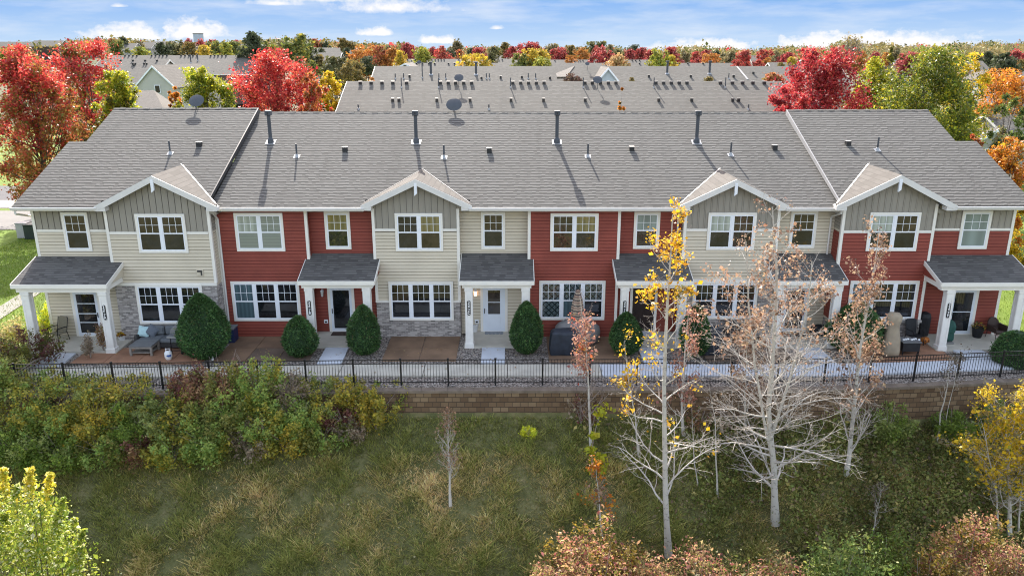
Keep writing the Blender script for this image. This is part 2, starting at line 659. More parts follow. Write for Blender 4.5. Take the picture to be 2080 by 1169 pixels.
def cumulus(col, px, py, w, h, flat=.35, puff=1.9, white=(1.0, 1.0, 1.0), soft=.22):
    """one cloud bank by its bearing and height above the horizon"""
    d = Vector(ray(px, py)).normalized()
    a0, e0 = math.atan2(d.x, d.y), d.z
    u = wt.math('DIVIDE', wt.math('SUBTRACT', az, a0), w / FPX)
    v = wt.math('DIVIDE', wt.math('SUBTRACT', dz, e0), h / FPX)
    v = wt.math('MULTIPLY', v, wt.math('ADD', 1.0, wt.math('MULTIPLY', wt.math('LESS_THAN', v, 0.0), 1 / flat - 1)))
    r = wt.math('SQRT', wt.math('ADD', wt.math('MULTIPLY', u, u), wt.math('MULTIPLY', v, v)))
    r = wt.math('ADD', r, wt.math('MULTIPLY', wt.math('SUBTRACT', puffs, .5), puff))
    f = wt.ramp(r, 1.0, 1.0 - soft)
    return wt.mix(f, col, tuple(c * KS for c in white))


for c in ((395, 70, 62, 30), (265, 75, 80, 24), (790, 18, 130, 26), (655, -2, 130, 18), (765, 68, 40, 13), (890, 84, 42, 14),
          (1425, 98, 100, 20), (1480, 96, 46, 18), (1680, 96, 105, 28), (1790, 92, 170, 26), (560, 8, 60, 10), (1080, -12, 200, 16),
          (1010, 58, 18, 6), (242, 13, 14, 5)):
    clear = cumulus(clear, *c, white=(1.0, 1.0, 1.02), soft=.9 if c[1] < 60 else .5)
blend = wt.ramp(dz, .10, .24)
warm = wt.mix(1.0, sky.outputs[0], (1.40, 1.0, .73), 'MULTIPLY')
wt.l.new(wt.mix(blend, clear, warm), bgn.inputs[0])
world.cycles.sampling_method = 'MANUAL'
world.cycles.sample_map_resolution = 512

sun = bpy.data.lights.new('sun', 'SUN')
sun.energy = 2.75
sun.angle = R(.5)
sun.color = (1.0, .95, .87)
so = bpy.data.objects.new('sun', sun)
COL.objects.link(so)
sdir = Vector((math.sin(SUN_AZ) * math.cos(SUN_EL), math.cos(SUN_AZ) * math.cos(SUN_EL), math.sin(SUN_EL)))
so.rotation_mode = 'QUATERNION'
so.rotation_quaternion = (-sdir).to_track_quat('-Z', 'Y')
so.location = (-20, 60, 60)

cam = bpy.data.cameras.new('camera')
cam.sensor_width = 36
cam.lens = FPX / 2080 * 36
cam.clip_end = 9000
co = bpy.data.objects.new('camera', cam)
COL.objects.link(co)
co.location = (0, CAM_Y, CAM_Z)
co.rotation_euler = (math.pi / 2 - TILT, 0, 0)
scene.camera = co
scene.view_settings.view_transform = 'Standard'
scene.view_settings.look = 'None'
scene.view_settings.gamma = 1
scene.view_settings.exposure = EXPO_V
scene.cycles.use_denoising = True
scene.cycles.denoising_prefilter = 'NONE'
scene.cycles.filter_width = 1.1
scene.cycles.max_bounces = 6
scene.cycles.transparent_max_bounces = 6

# ------------------------------------------------------------------ ground
WL = [(-300, -6.9), (-24, -6.85), (-15, -6.6), (-5, -6.25), (12, -6.15), (16, -5.8), (21, -5.25), (26, -4.6), (40, -3.0), (300, -3.0)]


def yw(x):
    for (a, b), (c, d) in zip(WL, WL[1:]):
        if x <= c:
            t = (x - a) / (c - a)
            return b + (d - b) * t
    return WL[-1][1]


def sm(a, b, x):
    t = min(1, max(0, (x - a) / (b - a)))
    return t * t * (3 - 2 * t)


def gz(x, y):
    w = yw(x)
    if y > w:
        z = -.22
        if y > 60:
            z += 10.5 * sm(240, 620, y) * sm(40, -140, x + (y - 300) * .12)
        return z
    d = w - .15 - y
    z = -1.25 - .034 * min(22, max(0, x - 2)) - .66 * min(max(d, 0), 7.5)
    if d > 7.5:
        z -= .66 * 3 * (1 - math.exp(-(d - 7.5) / 3))
    return z + .10 * math.sin(x * .9 + 1) * math.sin(y * .8) * sm(.5, 3, d) + .05 * math.sin(x * 2.3 + y * 1.7) * sm(.5, 2, d)


def on_ground(px, py):
    """where the ray through a pixel of the photograph meets the sloping lawn"""
    d = ray(px, py)
    t = 8.0
    while t < 4000:
        p = Vector((d[0] * t, CAM_Y + d[1] * t, CAM_Z + d[2] * t))
        if p.z <= gz(p.x, p.y):
            return Vector((p.x, p.y, gz(p.x, p.y)))
        t += .03
    return p


M['lawn'] = noise_mat('rough_lawn', [(.075, .078, .030), (.115, .113, .046), (.16, .148, .064), (.21, .175, .09)], 2.6, 8, .98, .5, 14, (1, 1, 1), ((.06, .075, .026), .4, .5))
M['turf'] = noise_mat('turf', [(.075, .12, .012), (.11, .17, .016), (.14, .20, .022)], .7, 6, .95, .3, 20, (1, 1, 1), ((.05, .075, .014), .15, .5))
M['pebble'] = pebble_mat('river_rock', [(.15, .125, .11), (.29, .255, .22), (.44, .40, .36), (.22, .17, .14), (.35, .30, .26)], 13.0)
M['far_ground'] = noise_mat('far_ground', [(.035, .045, .015), (.06, .065, .022), (.08, .07, .035)], .02, 5, .95, 0)
M['patio_red'] = mat('terracotta_concrete', (.29, .150, .088), .8, var=.22, scale=1.1, bump=.1)
M['patio_brown'] = mat('brown_concrete', (.185, .115, .070), .8, var=.28, scale=1.0, bump=.1)
M['patio_dark'] = mat('dark_brown_concrete', (.125, .088, .064), .8, var=.28, scale=.9, bump=.1)
M['joint'] = mat('joint', (.05, .04, .035), .9)

xs = sorted(set([-6000, -2500, -1200, -700, -450, -300, -200, -140, -100, -80, -65] + [x for x in range(-56, 57)] + [65, 80, 100, 140, 200, 300, 450, 700, 1200, 2500, 6000]))
front = [-300, -120, -60, -40, -30, -25, -21] + [-18 + .75 * i for i in range(24)] + [-.25]
back = [.25, 3, 8, 14, 20, 30, 45, 60, 80, 110, 150, 200, 260, 320, 400, 500, 620, 800, 1200, 2500, 6000]
mb = MB()
grid = []
for k, t in enumerate(front + back):
    for x in xs:
        y = yw(x) + t
        mb.v.append((x, y, gz(x, y)))
nx = len(xs)
mb.use(M['lawn']), mb.use(M['turf']), mb.use(M['far_ground'])
for k in range(len(front + back) - 1):
    t = (front + back)[k]
    for i in range(nx - 1):
        mb.f.append((k * nx + i, k * nx + i + 1, (k + 1) * nx + i + 1, (k + 1) * nx + i))
        mb.mi.append(0 if t < 0 else (1 if t < 100 else 2))
g = mb.build('ground', smooth=True)
tag(g, 'rough grassy bank below the wall and mown turf around the houses', kind='structure')


def sheet(name, poly, z, m, label=None, th=.0):
    b = MB().use(m)
    if th:
        b.prism([(x, y, z - th) for x, y in poly], (0, 0, th))
    else:
        b.face([(x, y, z) for x, y in poly])
    return tag(b.build(name), label, kind='structure')


def joints(b, x0, x1, y, z, step, w=.02):
    pass


# gravel beds between the building and the retaining wall
bx = [-21.5, -18, -15, -10, -5, 0, 5, 12, 14, 16, 18.5, 21, 23.0]
sheet('gravel_bed', [(x, yw(x) + .12) for x in bx] + [(23.0, .2), (-21.5, .2)], -.2, M['pebble'], 'brown and grey river rock between the walk and the houses')
# long front path, older grey concrete on the left and new blue-white concrete on the right
zp = -.13
old, new = [], []
for a, b_ in ((-20.6, -17.2), (-17.17, -13.8), (-13.77, -10.4), (-10.37, -7.0), (-6.97, -3.6), (-3.57, -.2), (-.17, 3.6)):
    old.append((a, b_))
bo = MB().use(M['concrete'])
for a, b_ in old:
    ca, cb = (-.35 if a < -16 else 0), 0
    bo.prism([(a, -5.08 + .2 * min(0, (a + 8) * .12), zp - .1), (b_, -5.08 + .2 * min(0, (b_ + 8) * .12), zp - .1), (b_, -3.92 + .2 * min(0, (b_ + 8) * .12), zp - .1), (a, -3.92 + .2 * min(0, (a + 8) * .12), zp - .1)], (0, 0, .1))
tag(bo.build('front_path'), 'older grey concrete path along the fence', kind='structure')
bo = MB().use(M['concrete_new'])
for a, b_ in ((3.63, 6.6), (6.63, 9.6), (9.63, 12.6), (12.63, 15.6), (15.63, 18.0), (18.03, 20.6)):
    q = lambda x: .10 * max(0, x - 13)
    bo.prism([(a, -5.08 + q(a), zp - .1), (b_, -5.08 + q(b_), zp - .1), (b_, -3.92 + q(b_) * .75, zp - .1), (a, -3.92 + q(a) * .75, zp - .1)], (0, 0, .1))
bo.prism([(19.3, -3.35, zp - .1), (20.6, -3.3, zp - .1), (20.3, -1.95, zp - .1), (19.1, -1.95, zp - .1)], (0, 0, .1))
tag(bo.build('front_path'), 'newer pale blue-grey concrete path along the fence', kind='structure')
for (x0, x1, x2, x3, y0, y1, m) in ((-19.75, -18.65, -18.75, -19.8, -3.95 - .28, -2.66, 'concrete_new'), (-8.1, -7.1, -7.15, -8.15, -3.9, -2.0, 'concrete_new'), (-1.3, -.3, -.3, -1.3, -3.9, -2.0, 'concrete_new'),
                                    (5.5, 6.5, 6.5, 5.5, -3.9, -2.0, 'concrete_new'), (12.45, 13.5, 13.45, 12.4, -3.9, -2.0, 'concrete_new')):
    sheet('walkway', [(x0, y0), (x1, y0), (x2, y1), (x3, y1)], zp + .004, M[m], None, .1)
# stamped patios
PAT = [(-18.45, -12.95, -3.75, -1.95, 'patio_red', 'terracotta stamped concrete patio before the left end house'),
       (-12.55, -8.55, -3.45, -.5, 'patio_dark', 'dark brown patio with paler patches before the left red house'),
       (-5.5, -2.35, -3.45, -.52, 'patio_brown', 'brown stamped patio before the brick based house'),
       (1.55, 5.05, -3.55, -.5, 'patio_brown', 'brown patio before the middle red house'),
       (8.2, 11.9, -3.5, -.55, 'patio_dark', 'dark patio behind the pale aspens'),
       (14.9, 18.7, -3.6, -1.0, 'patio_red', 'tan stamped patio before the right end house')]
for x0, x1, y0, y1, m, lb in PAT:
    b = MB().use(M[m])
    nxp, nyp = max(2, round((x1 - x0) / 1.4)), max(2, round((y1 - y0) / -1.4) if y1 < y0 else round((y1 - y0) / 1.4))
    sk = .35
    for i in range(nxp):
        for j in range(nyp):
            g_ = .012
            u0, u1 = x0 + (x1 - x0) * i / nxp + g_, x0 + (x1 - x0) * (i + 1) / nxp - g_
            v0, v1 = y0 + (y1 - y0) * j / nyp + g_, y0 + (y1 - y0) * (j + 1) / nyp - g_
            if m == 'patio_dark' and x0 < 0:
                b.use(M['patio_brown' if (i, j) in ((0, 0), (0, 1), (1, 1)) else m])
            b.box(u0, u1, v0, v1, -.24, -.165)
    tag(b.build('patio'), lb, kind='structure')
# left side: turf sidewalk, drive and street
sheet('sidewalk', [tuple(at_z(px, py, -.2)[:2]) for px, py in ((-30, 640), (52, 590), (92, 588), (-30, 668))], -.19, M['walk_sun'], 'concrete sidewalk crossing the sunny turf')
sheet('driveway', [tuple(at_z(px, py, -.2)[:2]) for px, py in ((-400, 478), (20, 466), (75, 470), (78, 428), (-400, 428))], -.195, M['drive'], 'pale concrete drive beside the left end house')
sheet('road', [(-140, 33.5), (-21, 33.5), (-21, 41), (-140, 41)], -.19, M['asphalt'], 'dark asphalt alley')
sheet('curb_apron', [(-140, 30.0), (-21, 30.0), (-21, 33.5), (-140, 33.5)], -.188, M['curb'], 'brown-grey apron at the alley edge')
sheet('alley', [(-20, 15), (27, 15), (27, 37), (-20, 37)], -.185, M['asphalt'], 'asphalt alley between the two rows')

# retaining wall and fence
wall_pts = [-44, -24, -20, -15, -10, -5, 0, 4, 8, 12, 14, 16, 18.5, 21, 23.5, 26, 30, 40]
wt_ = thing('retaining_wall', (0, -6.2, -1.3), 'tan concrete block retaining wall holding the terrace below the black fence', 'wall')
b1, b2 = MB().use(M['block']), MB().use(M['blockcap'])
course = .2
for a, c in zip(wall_pts, wall_pts[1:]):
    za = -3.0
    ya, yc = yw(a), yw(c)
    n = 15
    for k in range(n):
        z1 = -.30 - course * k
        o = .012 * k                       # each course steps out towards the foot
        b1.face([(a, ya - .12 - o, z1 - course), (c, yc - .12 - o, z1 - course), (c, yc - .12 - o, z1 - .006), (a, ya - .12 - o, z1 - .006)])
        b1.face([(a, ya - .12 - o, z1 - .006), (c, yc - .12 - o, z1 - .006), (c, yc - .08 - o, z1), (a, ya - .08 - o, z1)])
    b1.prism([(a, ya + .18, -.30), (c, yc + .18, -.30), (c, yc + .12, -3), (a, ya + .12, -3)], (0, -.2, 0))
    m = 4
    for i in range(max(1, int((c - a) / .5))):
        kx = max(1, int((c - a) / .5))
        t0, t1 = i / kx, (i + 1) / kx
        p0, p1 = (a + (c - a) * t0 + .006, ya + (yc - ya) * t0), (a + (c - a) * t1 - .006, ya + (yc - ya) * t1)
        b2.prism([(p0[0], p0[1] - .2, -.298), (p1[0], p1[1] - .2, -.298), (p1[0], p1[1] + .16, -.298), (p0[0], p0[1] + .16, -.298)], (0, 0, .10))
b1.build('wall_block', None, wt_)
b2.build('wall_cap', None, wt_)

fence = thing('iron_fence', (0, -5.9, -.2), 'black metal picket fence along the top of the block wall', 'fence')
FY = lambda x: yw(x) + .33
x = -24.5
fx = []
while x < 27:
    fx.append(x)
    x += 1.835
for i, x in enumerate(fx):
    b = MB().use(M['iron'])
    b.box(x - .032, x + .032, FY(x) - .032, FY(x) + .032, -.3, .92, .004)
    b.box(x - .042, x + .042, FY(x) - .042, FY(x) + .042, .90, .935, .006)
    b.build('fence_post', None, fence)
    if i + 1 < len(fx):
        x2 = fx[i + 1]
        b = MB().use(M['iron'])
        A, B = Vector((x, FY(x), 0)), Vector((x2, FY(x2), 0))
        for z in (.875, .715, -.055):
            b.prism([(A.x, A.y - .014, z - .014), (B.x, B.y - .014, z - .014), (B.x, B.y - .014, z + .014), (A.x, A.y - .014, z + .014)], (0, .028, 0))
        for k in range(1, 16):
            p = A.lerp(B, k / 16)
            b.box(p.x - .007, p.x + .007, p.y - .007, p.y + .007, -.13, .88)
        b.build('fence_panel', None, fence)

# ------------------------------------------------------------------ the row of houses
house = thing('townhouse_row', (.55, 6.5, -.22), 'long two storey row of joined red and beige houses under one grey shingle roof', 'townhouse row')
LIP, EXPO = .030, .150


def siding_face(mb, p0, u, n, w, z0, z1):
    """overlapping boards: p0 lower corner, u along the wall, n outward"""
    u, n = Vector(u), Vector(n)
    z = z0
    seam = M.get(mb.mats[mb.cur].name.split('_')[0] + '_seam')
    while z < z1 - .02:
        zt = min(z1, z + EXPO)
        a = Vector((p0[0], p0[1], 0))
        f0, f1, f2 = n * LIP, n * .010, n * .001
        zs = zt - .030
        q = [a + f0 + Vector((0, 0, z)), a + u * w + f0 + Vector((0, 0, z)), a + u * w + f1 + Vector((0, 0, zs)), a + f1 + Vector((0, 0, zs))]
        mb.face(q)
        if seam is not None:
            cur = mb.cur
            mb.use(seam)  # painted shade strip just below the next lap
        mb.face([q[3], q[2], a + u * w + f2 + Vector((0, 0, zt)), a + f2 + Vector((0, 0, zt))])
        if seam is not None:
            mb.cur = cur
        mb.face([a + n * .001 + Vector((0, 0, z)), a + u * w + n * .001 + Vector((0, 0, z)), q[1], q[0]])
        z = zt


def batten_face(mb, x0, x1, y, z0, ztop, step=.27):
    """vertical boards; ztop(x) gives the upper edge"""
    n = max(4, int((x1 - x0) / .1))
    for i in range(n):
        a, b = x0 + (x1 - x0) * i / n, x0 + (x1 - x0) * (i + 1) / n
        mb.face([(a, y - .004, z0), (b, y - .004, z0), (b, y - .004, ztop(b)), (a, y - .004, ztop(a))])
    k = int((x1 - x0) / step)
    off = ((x1 - x0) - k * step) / 2
    for i in range(k + 1):
        x = x0 + off + i * step
        a, b = x - .022, x + .022
        if a < x0 or b > x1:
            continue
        mb.prism([(a, y - .003, z0), (b, y - .003, z0), (b, y - .003, ztop(b) - .01), (a, y - .003, ztop(a) - .01)], (0, -.025, 0))
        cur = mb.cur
        mb.use(M['taupe_seam'])  # shade along one side of the batten, painted as a dark strip
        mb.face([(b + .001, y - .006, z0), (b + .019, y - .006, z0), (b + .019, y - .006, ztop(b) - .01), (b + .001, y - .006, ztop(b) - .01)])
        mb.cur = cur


UNITS = []


def wall_section(x0, x1, y, bands, side_y=None, gable=None, dz=0.0, sides=(True, True), name_label=None):
    """one plane of the front with its bands [(kind, z0, z1)] and, if side_y is given, its returns"""
    b = MB()
    cols = {'red': M['red'], 'beige': M['beige'], 'taupe': M['taupe'], 'brick': M['brick']}
    for kind, z0, z1 in bands:
        b.use(cols[kind])
        if kind == 'taupe':
            top = (lambda x: z1) if not gable else (lambda x: min(gable[1] - gable[2] * abs(x - gable[0]), 99))
            batten_face(b, x0, x1, y, z0, top)
        elif kind == 'brick':
            b.box(x0 - .0, x1 + .0, y - .05, y - .001, z0, z1)
        else:
            siding_face(b, (x0, y), (1, 0, 0), (0, -1, 0), x1 - x0, z0, z1)
        if side_y is not None:
            zt = z1 if not (gable and kind == 'taupe') else 5.75
            if sides[0]:
                siding_face(b, (x0, side_y), (0, -1, 0), (-1, 0, 0), side_y - y, z0, zt)
            if sides[1]:
                siding_face(b, (x1, y), (0, 1, 0), (1, 0, 0), side_y - y, z0, zt)
    o = b.build('wall', None, house)
    if name_label:
        o['label'] = name_label
    return o


TB, TT = 4.72, 4.83       # belt between lower and upper siding
ZB = -.2
# core volumes behind the boards
core = MB().use(M['beige'])
core.box(-20.75, 21.9, 3.0, 14.4, -.3, 5.7)
for x0, x1, y in ((-20.85, -17.45, -.6), (-17.45, -12.98, -1.05), (-12.98, -8.98, -.45), (-8.98, -6.1, 0), (-6.1, -2.33, -.45), (-2.33, .72, 0), (.72, 4.72, -.45),
                  (4.72, 7.55, 0), (7.55, 11.68, -.45), (11.68, 14.3, 0), (14.3, 18.3, -.8), (18.3, 22.0, -.35)):
    core.box(x0 + .001, x1 - .001, y, 3.0 - .001 * (x0 > 0), -.3, 5.69)
core.build('wall_core', None, house)

gA = (-15.1, 7.22, .5)
gC = (-4.15, 7.02, .48)
gE = (9.55, 7.02, .48)
gF = (16.3, 7.22, .5)
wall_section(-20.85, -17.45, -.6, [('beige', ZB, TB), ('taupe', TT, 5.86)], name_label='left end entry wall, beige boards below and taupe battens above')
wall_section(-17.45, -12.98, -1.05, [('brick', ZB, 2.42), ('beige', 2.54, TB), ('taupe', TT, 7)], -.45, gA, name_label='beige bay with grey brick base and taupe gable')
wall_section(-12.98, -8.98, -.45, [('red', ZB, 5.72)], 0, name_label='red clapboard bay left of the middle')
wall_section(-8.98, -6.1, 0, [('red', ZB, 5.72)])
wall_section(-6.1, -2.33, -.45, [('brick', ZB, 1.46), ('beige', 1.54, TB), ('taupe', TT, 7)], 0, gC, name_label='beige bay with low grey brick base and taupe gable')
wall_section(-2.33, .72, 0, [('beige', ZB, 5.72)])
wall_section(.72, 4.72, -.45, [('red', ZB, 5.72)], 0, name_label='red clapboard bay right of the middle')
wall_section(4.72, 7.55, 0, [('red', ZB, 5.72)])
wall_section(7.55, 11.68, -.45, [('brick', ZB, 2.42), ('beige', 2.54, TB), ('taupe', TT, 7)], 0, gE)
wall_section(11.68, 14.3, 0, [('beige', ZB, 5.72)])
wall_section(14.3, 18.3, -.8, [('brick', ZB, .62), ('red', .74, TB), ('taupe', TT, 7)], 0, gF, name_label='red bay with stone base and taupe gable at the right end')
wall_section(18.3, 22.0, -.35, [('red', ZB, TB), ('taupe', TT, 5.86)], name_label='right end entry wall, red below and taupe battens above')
# left and right outer walls
b = MB().use(M['beige'])
siding_face(b, (-20.86, 3.0), (0, -1, 0), (-1, 0, 0), 3.6, ZB, 5.7)
siding_face(b, (-20.76, 14.4), (0, -1, 0), (-1, 0, 0), 11.4, ZB, 5.7)
b.use(M['red'])
siding_face(b, (22.01, -.35), (0, 1, 0), (1, 0, 0), 3.35, ZB, 5.7)
siding_face(b, (21.91, 3.0), (0, 1, 0), (1, 0, 0), 11.4, ZB, 5.7)
b.build('side_wall', None, house)

# belts, sills and corner boards
def trim_bar(x0, x1, y, z0, z1, m='trim', proud=.035):
    return MB().use(M[m]).box(x0, x1, y - proud, y - .0005, z0, z1, .004)


for x0, x1, y, z0, z1, m, pr in ((-20.74, -17.56, -.6, TB, TT, 'trim', .035), (-17.35, -13.1, -1.05, TB, TT, 'trim', .035), (-6.0, -2.43, -.45, TB, TT, 'trim', .035), (7.65, 11.58, -.45, TB, TT, 'trim', .035),
                             (14.4, 18.2, -.8, TB, TT, 'trim', .035), (18.42, 21.9, -.35, TB, TT, 'trim', .035), (-17.5, -12.95, -1.05, 2.42, 2.54, 'trim', .085), (-6.13, -2.3, -.45, 1.46, 1.54, 'trim', .085),
                             (7.55, 11.7, -.45, 2.42, 2.54, 'trim', .085), (14.25, 18.36, -.8, .62, .74, 'stonecap', .10)):
    trim_bar(x0, x1, y, z0, z1, m, pr).build('belt_trim', None, house)
for x, y, s, z0, z1, ret in ((-20.85, -.6, 1, ZB, 5.8, 3), (-17.45, -1.05, 1, 2.55, 6.0, .45), (-12.98, -1.05, -1, 2.55, 6.0, .6), (-12.98, -.45, 1, ZB, 5.72, 0), (-8.98, -.45, -1, ZB, 5.72, .45), (-6.1, -.45, 1, 1.55, 5.72, .45),
                         (-2.33, -.45, -1, 1.55, 5.72, .45), (.72, -.45, 1, ZB, 5.72, .45), (4.72, -.45, -1, ZB, 5.72, .45), (7.55, -.45, 1, 2.55, 5.72, .45), (11.68, -.45, -1, 2.55, 5.72, .45),
                         (14.3, -.8, 1, .75, 6.0, .8), (18.3, -.8, -1, .75, 6.0, .45), (22.0, -.35, -1, ZB, 5.8, 3)):
    b = MB().use(M['trim'])
    a, c = (x - .03, x + .095) if s > 0 else (x - .095, x + .03)
    b.box(a, c, y - .034, y + .02, z0, z1, .004)
    if ret:
        a, c = (x - .031, x - .0005) if s > 0 else (x + .0005, x + .031)
        b.box(a, c, y - .030, y + .10, z0, z1)
    b.build('corner_trim', None, house)
# skirting strips where the porch roofs meet the wall are part of each porch

# ---- windows
def window(x0, x1, z0, z1, y, n, top, bot=None, grid_rows=2, label=None):
    bot = bot or top
    c = .10
    y -= .022
    b = MB().use(M['trim'])
    b.box(x0, x1, y - .048, y - .001, z0, z0 + c, .005)
    b.box(x0, x1, y - .05, y - .001, z1 - c, z1, .005)
    b.box(x0, x0 + c, y - .047, y - .001, z0 + c, z1 - c)
    b.box(x1 - c, x1, y - .047, y - .001, z0 + c, z1 - c)
    w = b.build('window', None, house)
    if label:
        w['label'] = label
    f = MB().use(M['sash'])
    p = MB()
    X0, X1, Z0, Z1 = x0 + c, x1 - c, z0 + c, z1 - c
    s = .052
    mw = .085
    cell = (X1 - X0 - mw * (n - 1)) / n
    for i in range(n):
        a = X0 + i * (cell + mw)
        e = a + cell
        if i < n - 1:
            f.box(e, e + mw, y - .044, y - .002, Z0, Z1)
        zm = Z0 + (Z1 - Z0) * .5
        f.box(a, a + s, y - .036, y - .002, Z0, Z1)
        f.box(e - s, e, y - .036, y - .002, Z0, Z1)
        f.box(a + s, e - s, y - .037, y - .002, Z0, Z0 + s)
        f.box(a + s, e - s, y - .037, y - .002, Z1 - s, Z1)
        f.box(a + s, e - s, y - .039, y - .002, zm - .028, zm + .028)
        # grille in the upper sash
        for k in (1, 2):
            xg = a + s + (e - a - 2 * s) * k / 3
            f.box(xg - .009, xg + .009, y - .033, y - .020, zm + .028, Z1 - s)
        zg = (zm + .028 + Z1 - s) / 2
        f.box(a + s, e - s, y - .0325, y - .020, zg - .009, zg + .009)
        p.use(M[top[i % len(top)]])
        p.face([(a + s, y - .027, zm), (e - s, y - .027, zm), (e - s, y - .027, Z1 - s), (a + s, y - .027, Z1 - s)])
        p.use(M[bot[i % len(bot)]])
        p.face([(a + s, y - .022, Z0 + s), (e - s, y - .022, Z0 + s), (e - s, y - .022, zm), (a + s, y - .022, zm)])
    f.build('frame', None, w)
    p.build('pane', None, w)
    return w


D_, BR = ['g_dark'], ['g_brown']
window(-19.57, -18.42, 3.86, 5.6, -.6, 1, BR, D_, label='entry window of the left end house')
window(-16.16, -14.02, 3.9, 5.62, -1.05, 2, BR, D_)
window(-16.55, -13.62, .66, 2.49, -1.10, 3, D_)
window(-12.13, -10.0, 3.82, 5.54, -.45, 2, ['g_pale', 'g_blind'], ['g_blind'], label='upper window with pale blinds and curtain')
window(-12.58, -9.53, .57, 2.44, -.45, 3, ['g_curtain', 'g_dark', 'g_dark'], ['g_curtain', 'g_dark', 'g_dark'])
window(-8.3, -7.17, 3.8, 5.51, 0, 1, ['g_yellow'], ['g_dark'])
window(-5.12, -3.03, 3.82, 5.53, -.45, 2, ['g_dark', 'g_yellow'], ['g_dark', 'g_brown'])
window(-5.52, -2.63, .62, 2.44, -.50, 3, ['g_brown', 'g_dark', 'g_dark'], D_)
window(-1.37, -.3, 3.8, 5.49, 0, 1, ['g_brown'], D_)
window(1.68, 3.78, 3.83, 5.53, -.45, 2, ['g_brown', 'g_yellow'], ['g_brown', 'g_dark'])
window(1.22, 4.18, .62, 2.47, -.45, 3, ['g_lattice'], ['g_lattice', 'g_curtain', 'g_dark'], label='triple window with patterned curtains')
window(5.4, 6.55, 3.82, 5.5, 0, 1, ['g_green'], D_)
window(8.56, 10.67, 3.88, 5.55, -.45, 2, ['g_pale', 'g_brown'], D_)
window(8.1, 11.0, .68, 2.42, -.50, 3, D_)
window(12.32, 13.5, 3.85, 5.53, 0, 1, BR, D_)
window(15.44, 17.64, 3.92, 5.63, -.8, 2, ['g_pale', 'g_brown'], D_)
window(14.97, 18.02, .74, 2.57, -.8, 3, ['g_curtain', 'g_dark', 'g_dark'], ['g_dark'])
window(19.68, 20.98, 3.9, 5.62, -.35, 1, ['g_green'], ['g_green'], label='right end window with pale green shade')

# ---- doors
M['door_white'] = mat('white_door', (.66, .70, .76), .35, var=.03)
M['door_dark'] = mat('dark_brown_door', (.022, .012, .010), .45, var=.2)
M['brass'] = mat('handle_metal', (.06, .055, .05), .35, .8)


def door(x0, x1, y, style, hinge_right=True, zb=-.1, zt=2.0):
    y -= .022
    b = MB().use(M['trim'])
    b.box(x0 - .12, x0, y - .04, y - .001, zb, zt + .17, .004)
    b.box(x1, x1 + .12, y - .04, y - .001, zb, zt + .17, .004)
    b.box(x0, x1, y - .041, y - .001, zt + .05, zt + .17)
    b.use(M['ventblack']).box(x0, x1, y - .02, y - .001, zt, zt + .05)
    b.use(M['trim']).box(x0 - .02, x1 + .02, y - .07, y - .001, zb - .02, zb + .03)
    d = b.build('door', None, house)
    f = MB()
    g_ = MB()
    s = .115
    yb = y - .036
    if style == 'panel':
        f.use(M['door_dark']).box(x0, x1, y - .03, y - .002, zb + .03, zt)
        w, h = (x1 - x0), (zt - zb)
        for i in (0, 1):
            for a, e in ((.08, .30), (.36, .66), (.74, .90)):
                xa = x0 + w * (.14 + .40 * i)
                zz0, zz1 = zb + h * a, zb + h * e
                f.box(xa, xa + w * .30, y - .038, y - .03, zz0, zz1, .006)
    else:
        m = M['door_white']
        f.use(m)
        low = s + .02
        if style == 'half':
            low = .82
        f.box(x0, x0 + s, yb, y - .002, zb + .03, zt)
        f.box(x1 - s, x1, yb, y - .002, zb + .03, zt)
        f.box(x0 + s, x1 - s, yb + .001, y - .002, zt - s, zt)
        f.box(x0 + s, x1 - s, yb + .001, y - .002, zb + .03, zb + .03 + low)
        if style == 'half':
            f.box(x0 + s + .1, x1 - s - .1, yb - .012, yb + .001, zb + .15, zb + .72, .008)
            f.box(x0 + s, x0 + s + .11, yb + .001, y - .002, zb + .03 + low, zt - s)
            f.box(x1 - s - .11, x1 - s, yb + .001, y - .002, zb + .03 + low, zt - s)
        ga, ge, g0, g1 = x0 + s, x1 - s, zb + .03 + low, zt - s
        bars = {'four': (.27, .5, .76), 'mid': (.5,), 'half': (.5,), 'full': ()}[style]
        for t in bars:
            z = g0 + (g1 - g0) * t
            f.box(ga, ge, yb + .002, y - .006, z - .018, z + .018)
        g_.use(M['g_dark' if style != 'half' else 'g_brown'])
        g_.face([(ga, y - .018, g0), (ge, y - .018, g0), (ge, y - .018, g1), (ga, y - .018, g1)])
    f.build('door_leaf', None, d)
    if g_.f:
        g_.build('pane', None, d)
    hx = x0 + .06 if hinge_right else x1 - .06
    h_ = MB().use(M['brass'])
    h_.box(hx - .018, hx + .018, y - .055, y - .034, .78, 1.02, .004)
    h_.tube([(hx, y - .05, .84), (hx, y - .09, .86), (hx, y - .09, .96), (hx, y - .05, .98)], .009, 5)
    h_.build('handle', None, d)


door(-19.63, -18.58, -.6, 'four', False)
door(-8.28, -7.3, 0, 'full')
door(-1.32, -.32, 0, 'half')
door(5.5, 6.5, 0, 'panel')
door(12.42, 13.42, 0, 'mid', False)
door(19.85, 20.9, -.35, 'mid')

# ---- roof
GCUTS = ((-17.5, -12.981, -1.02), (-6.38, -1.82, -.42), (7.28, 11.76, -.42), (14.051, 18.76, -.77))


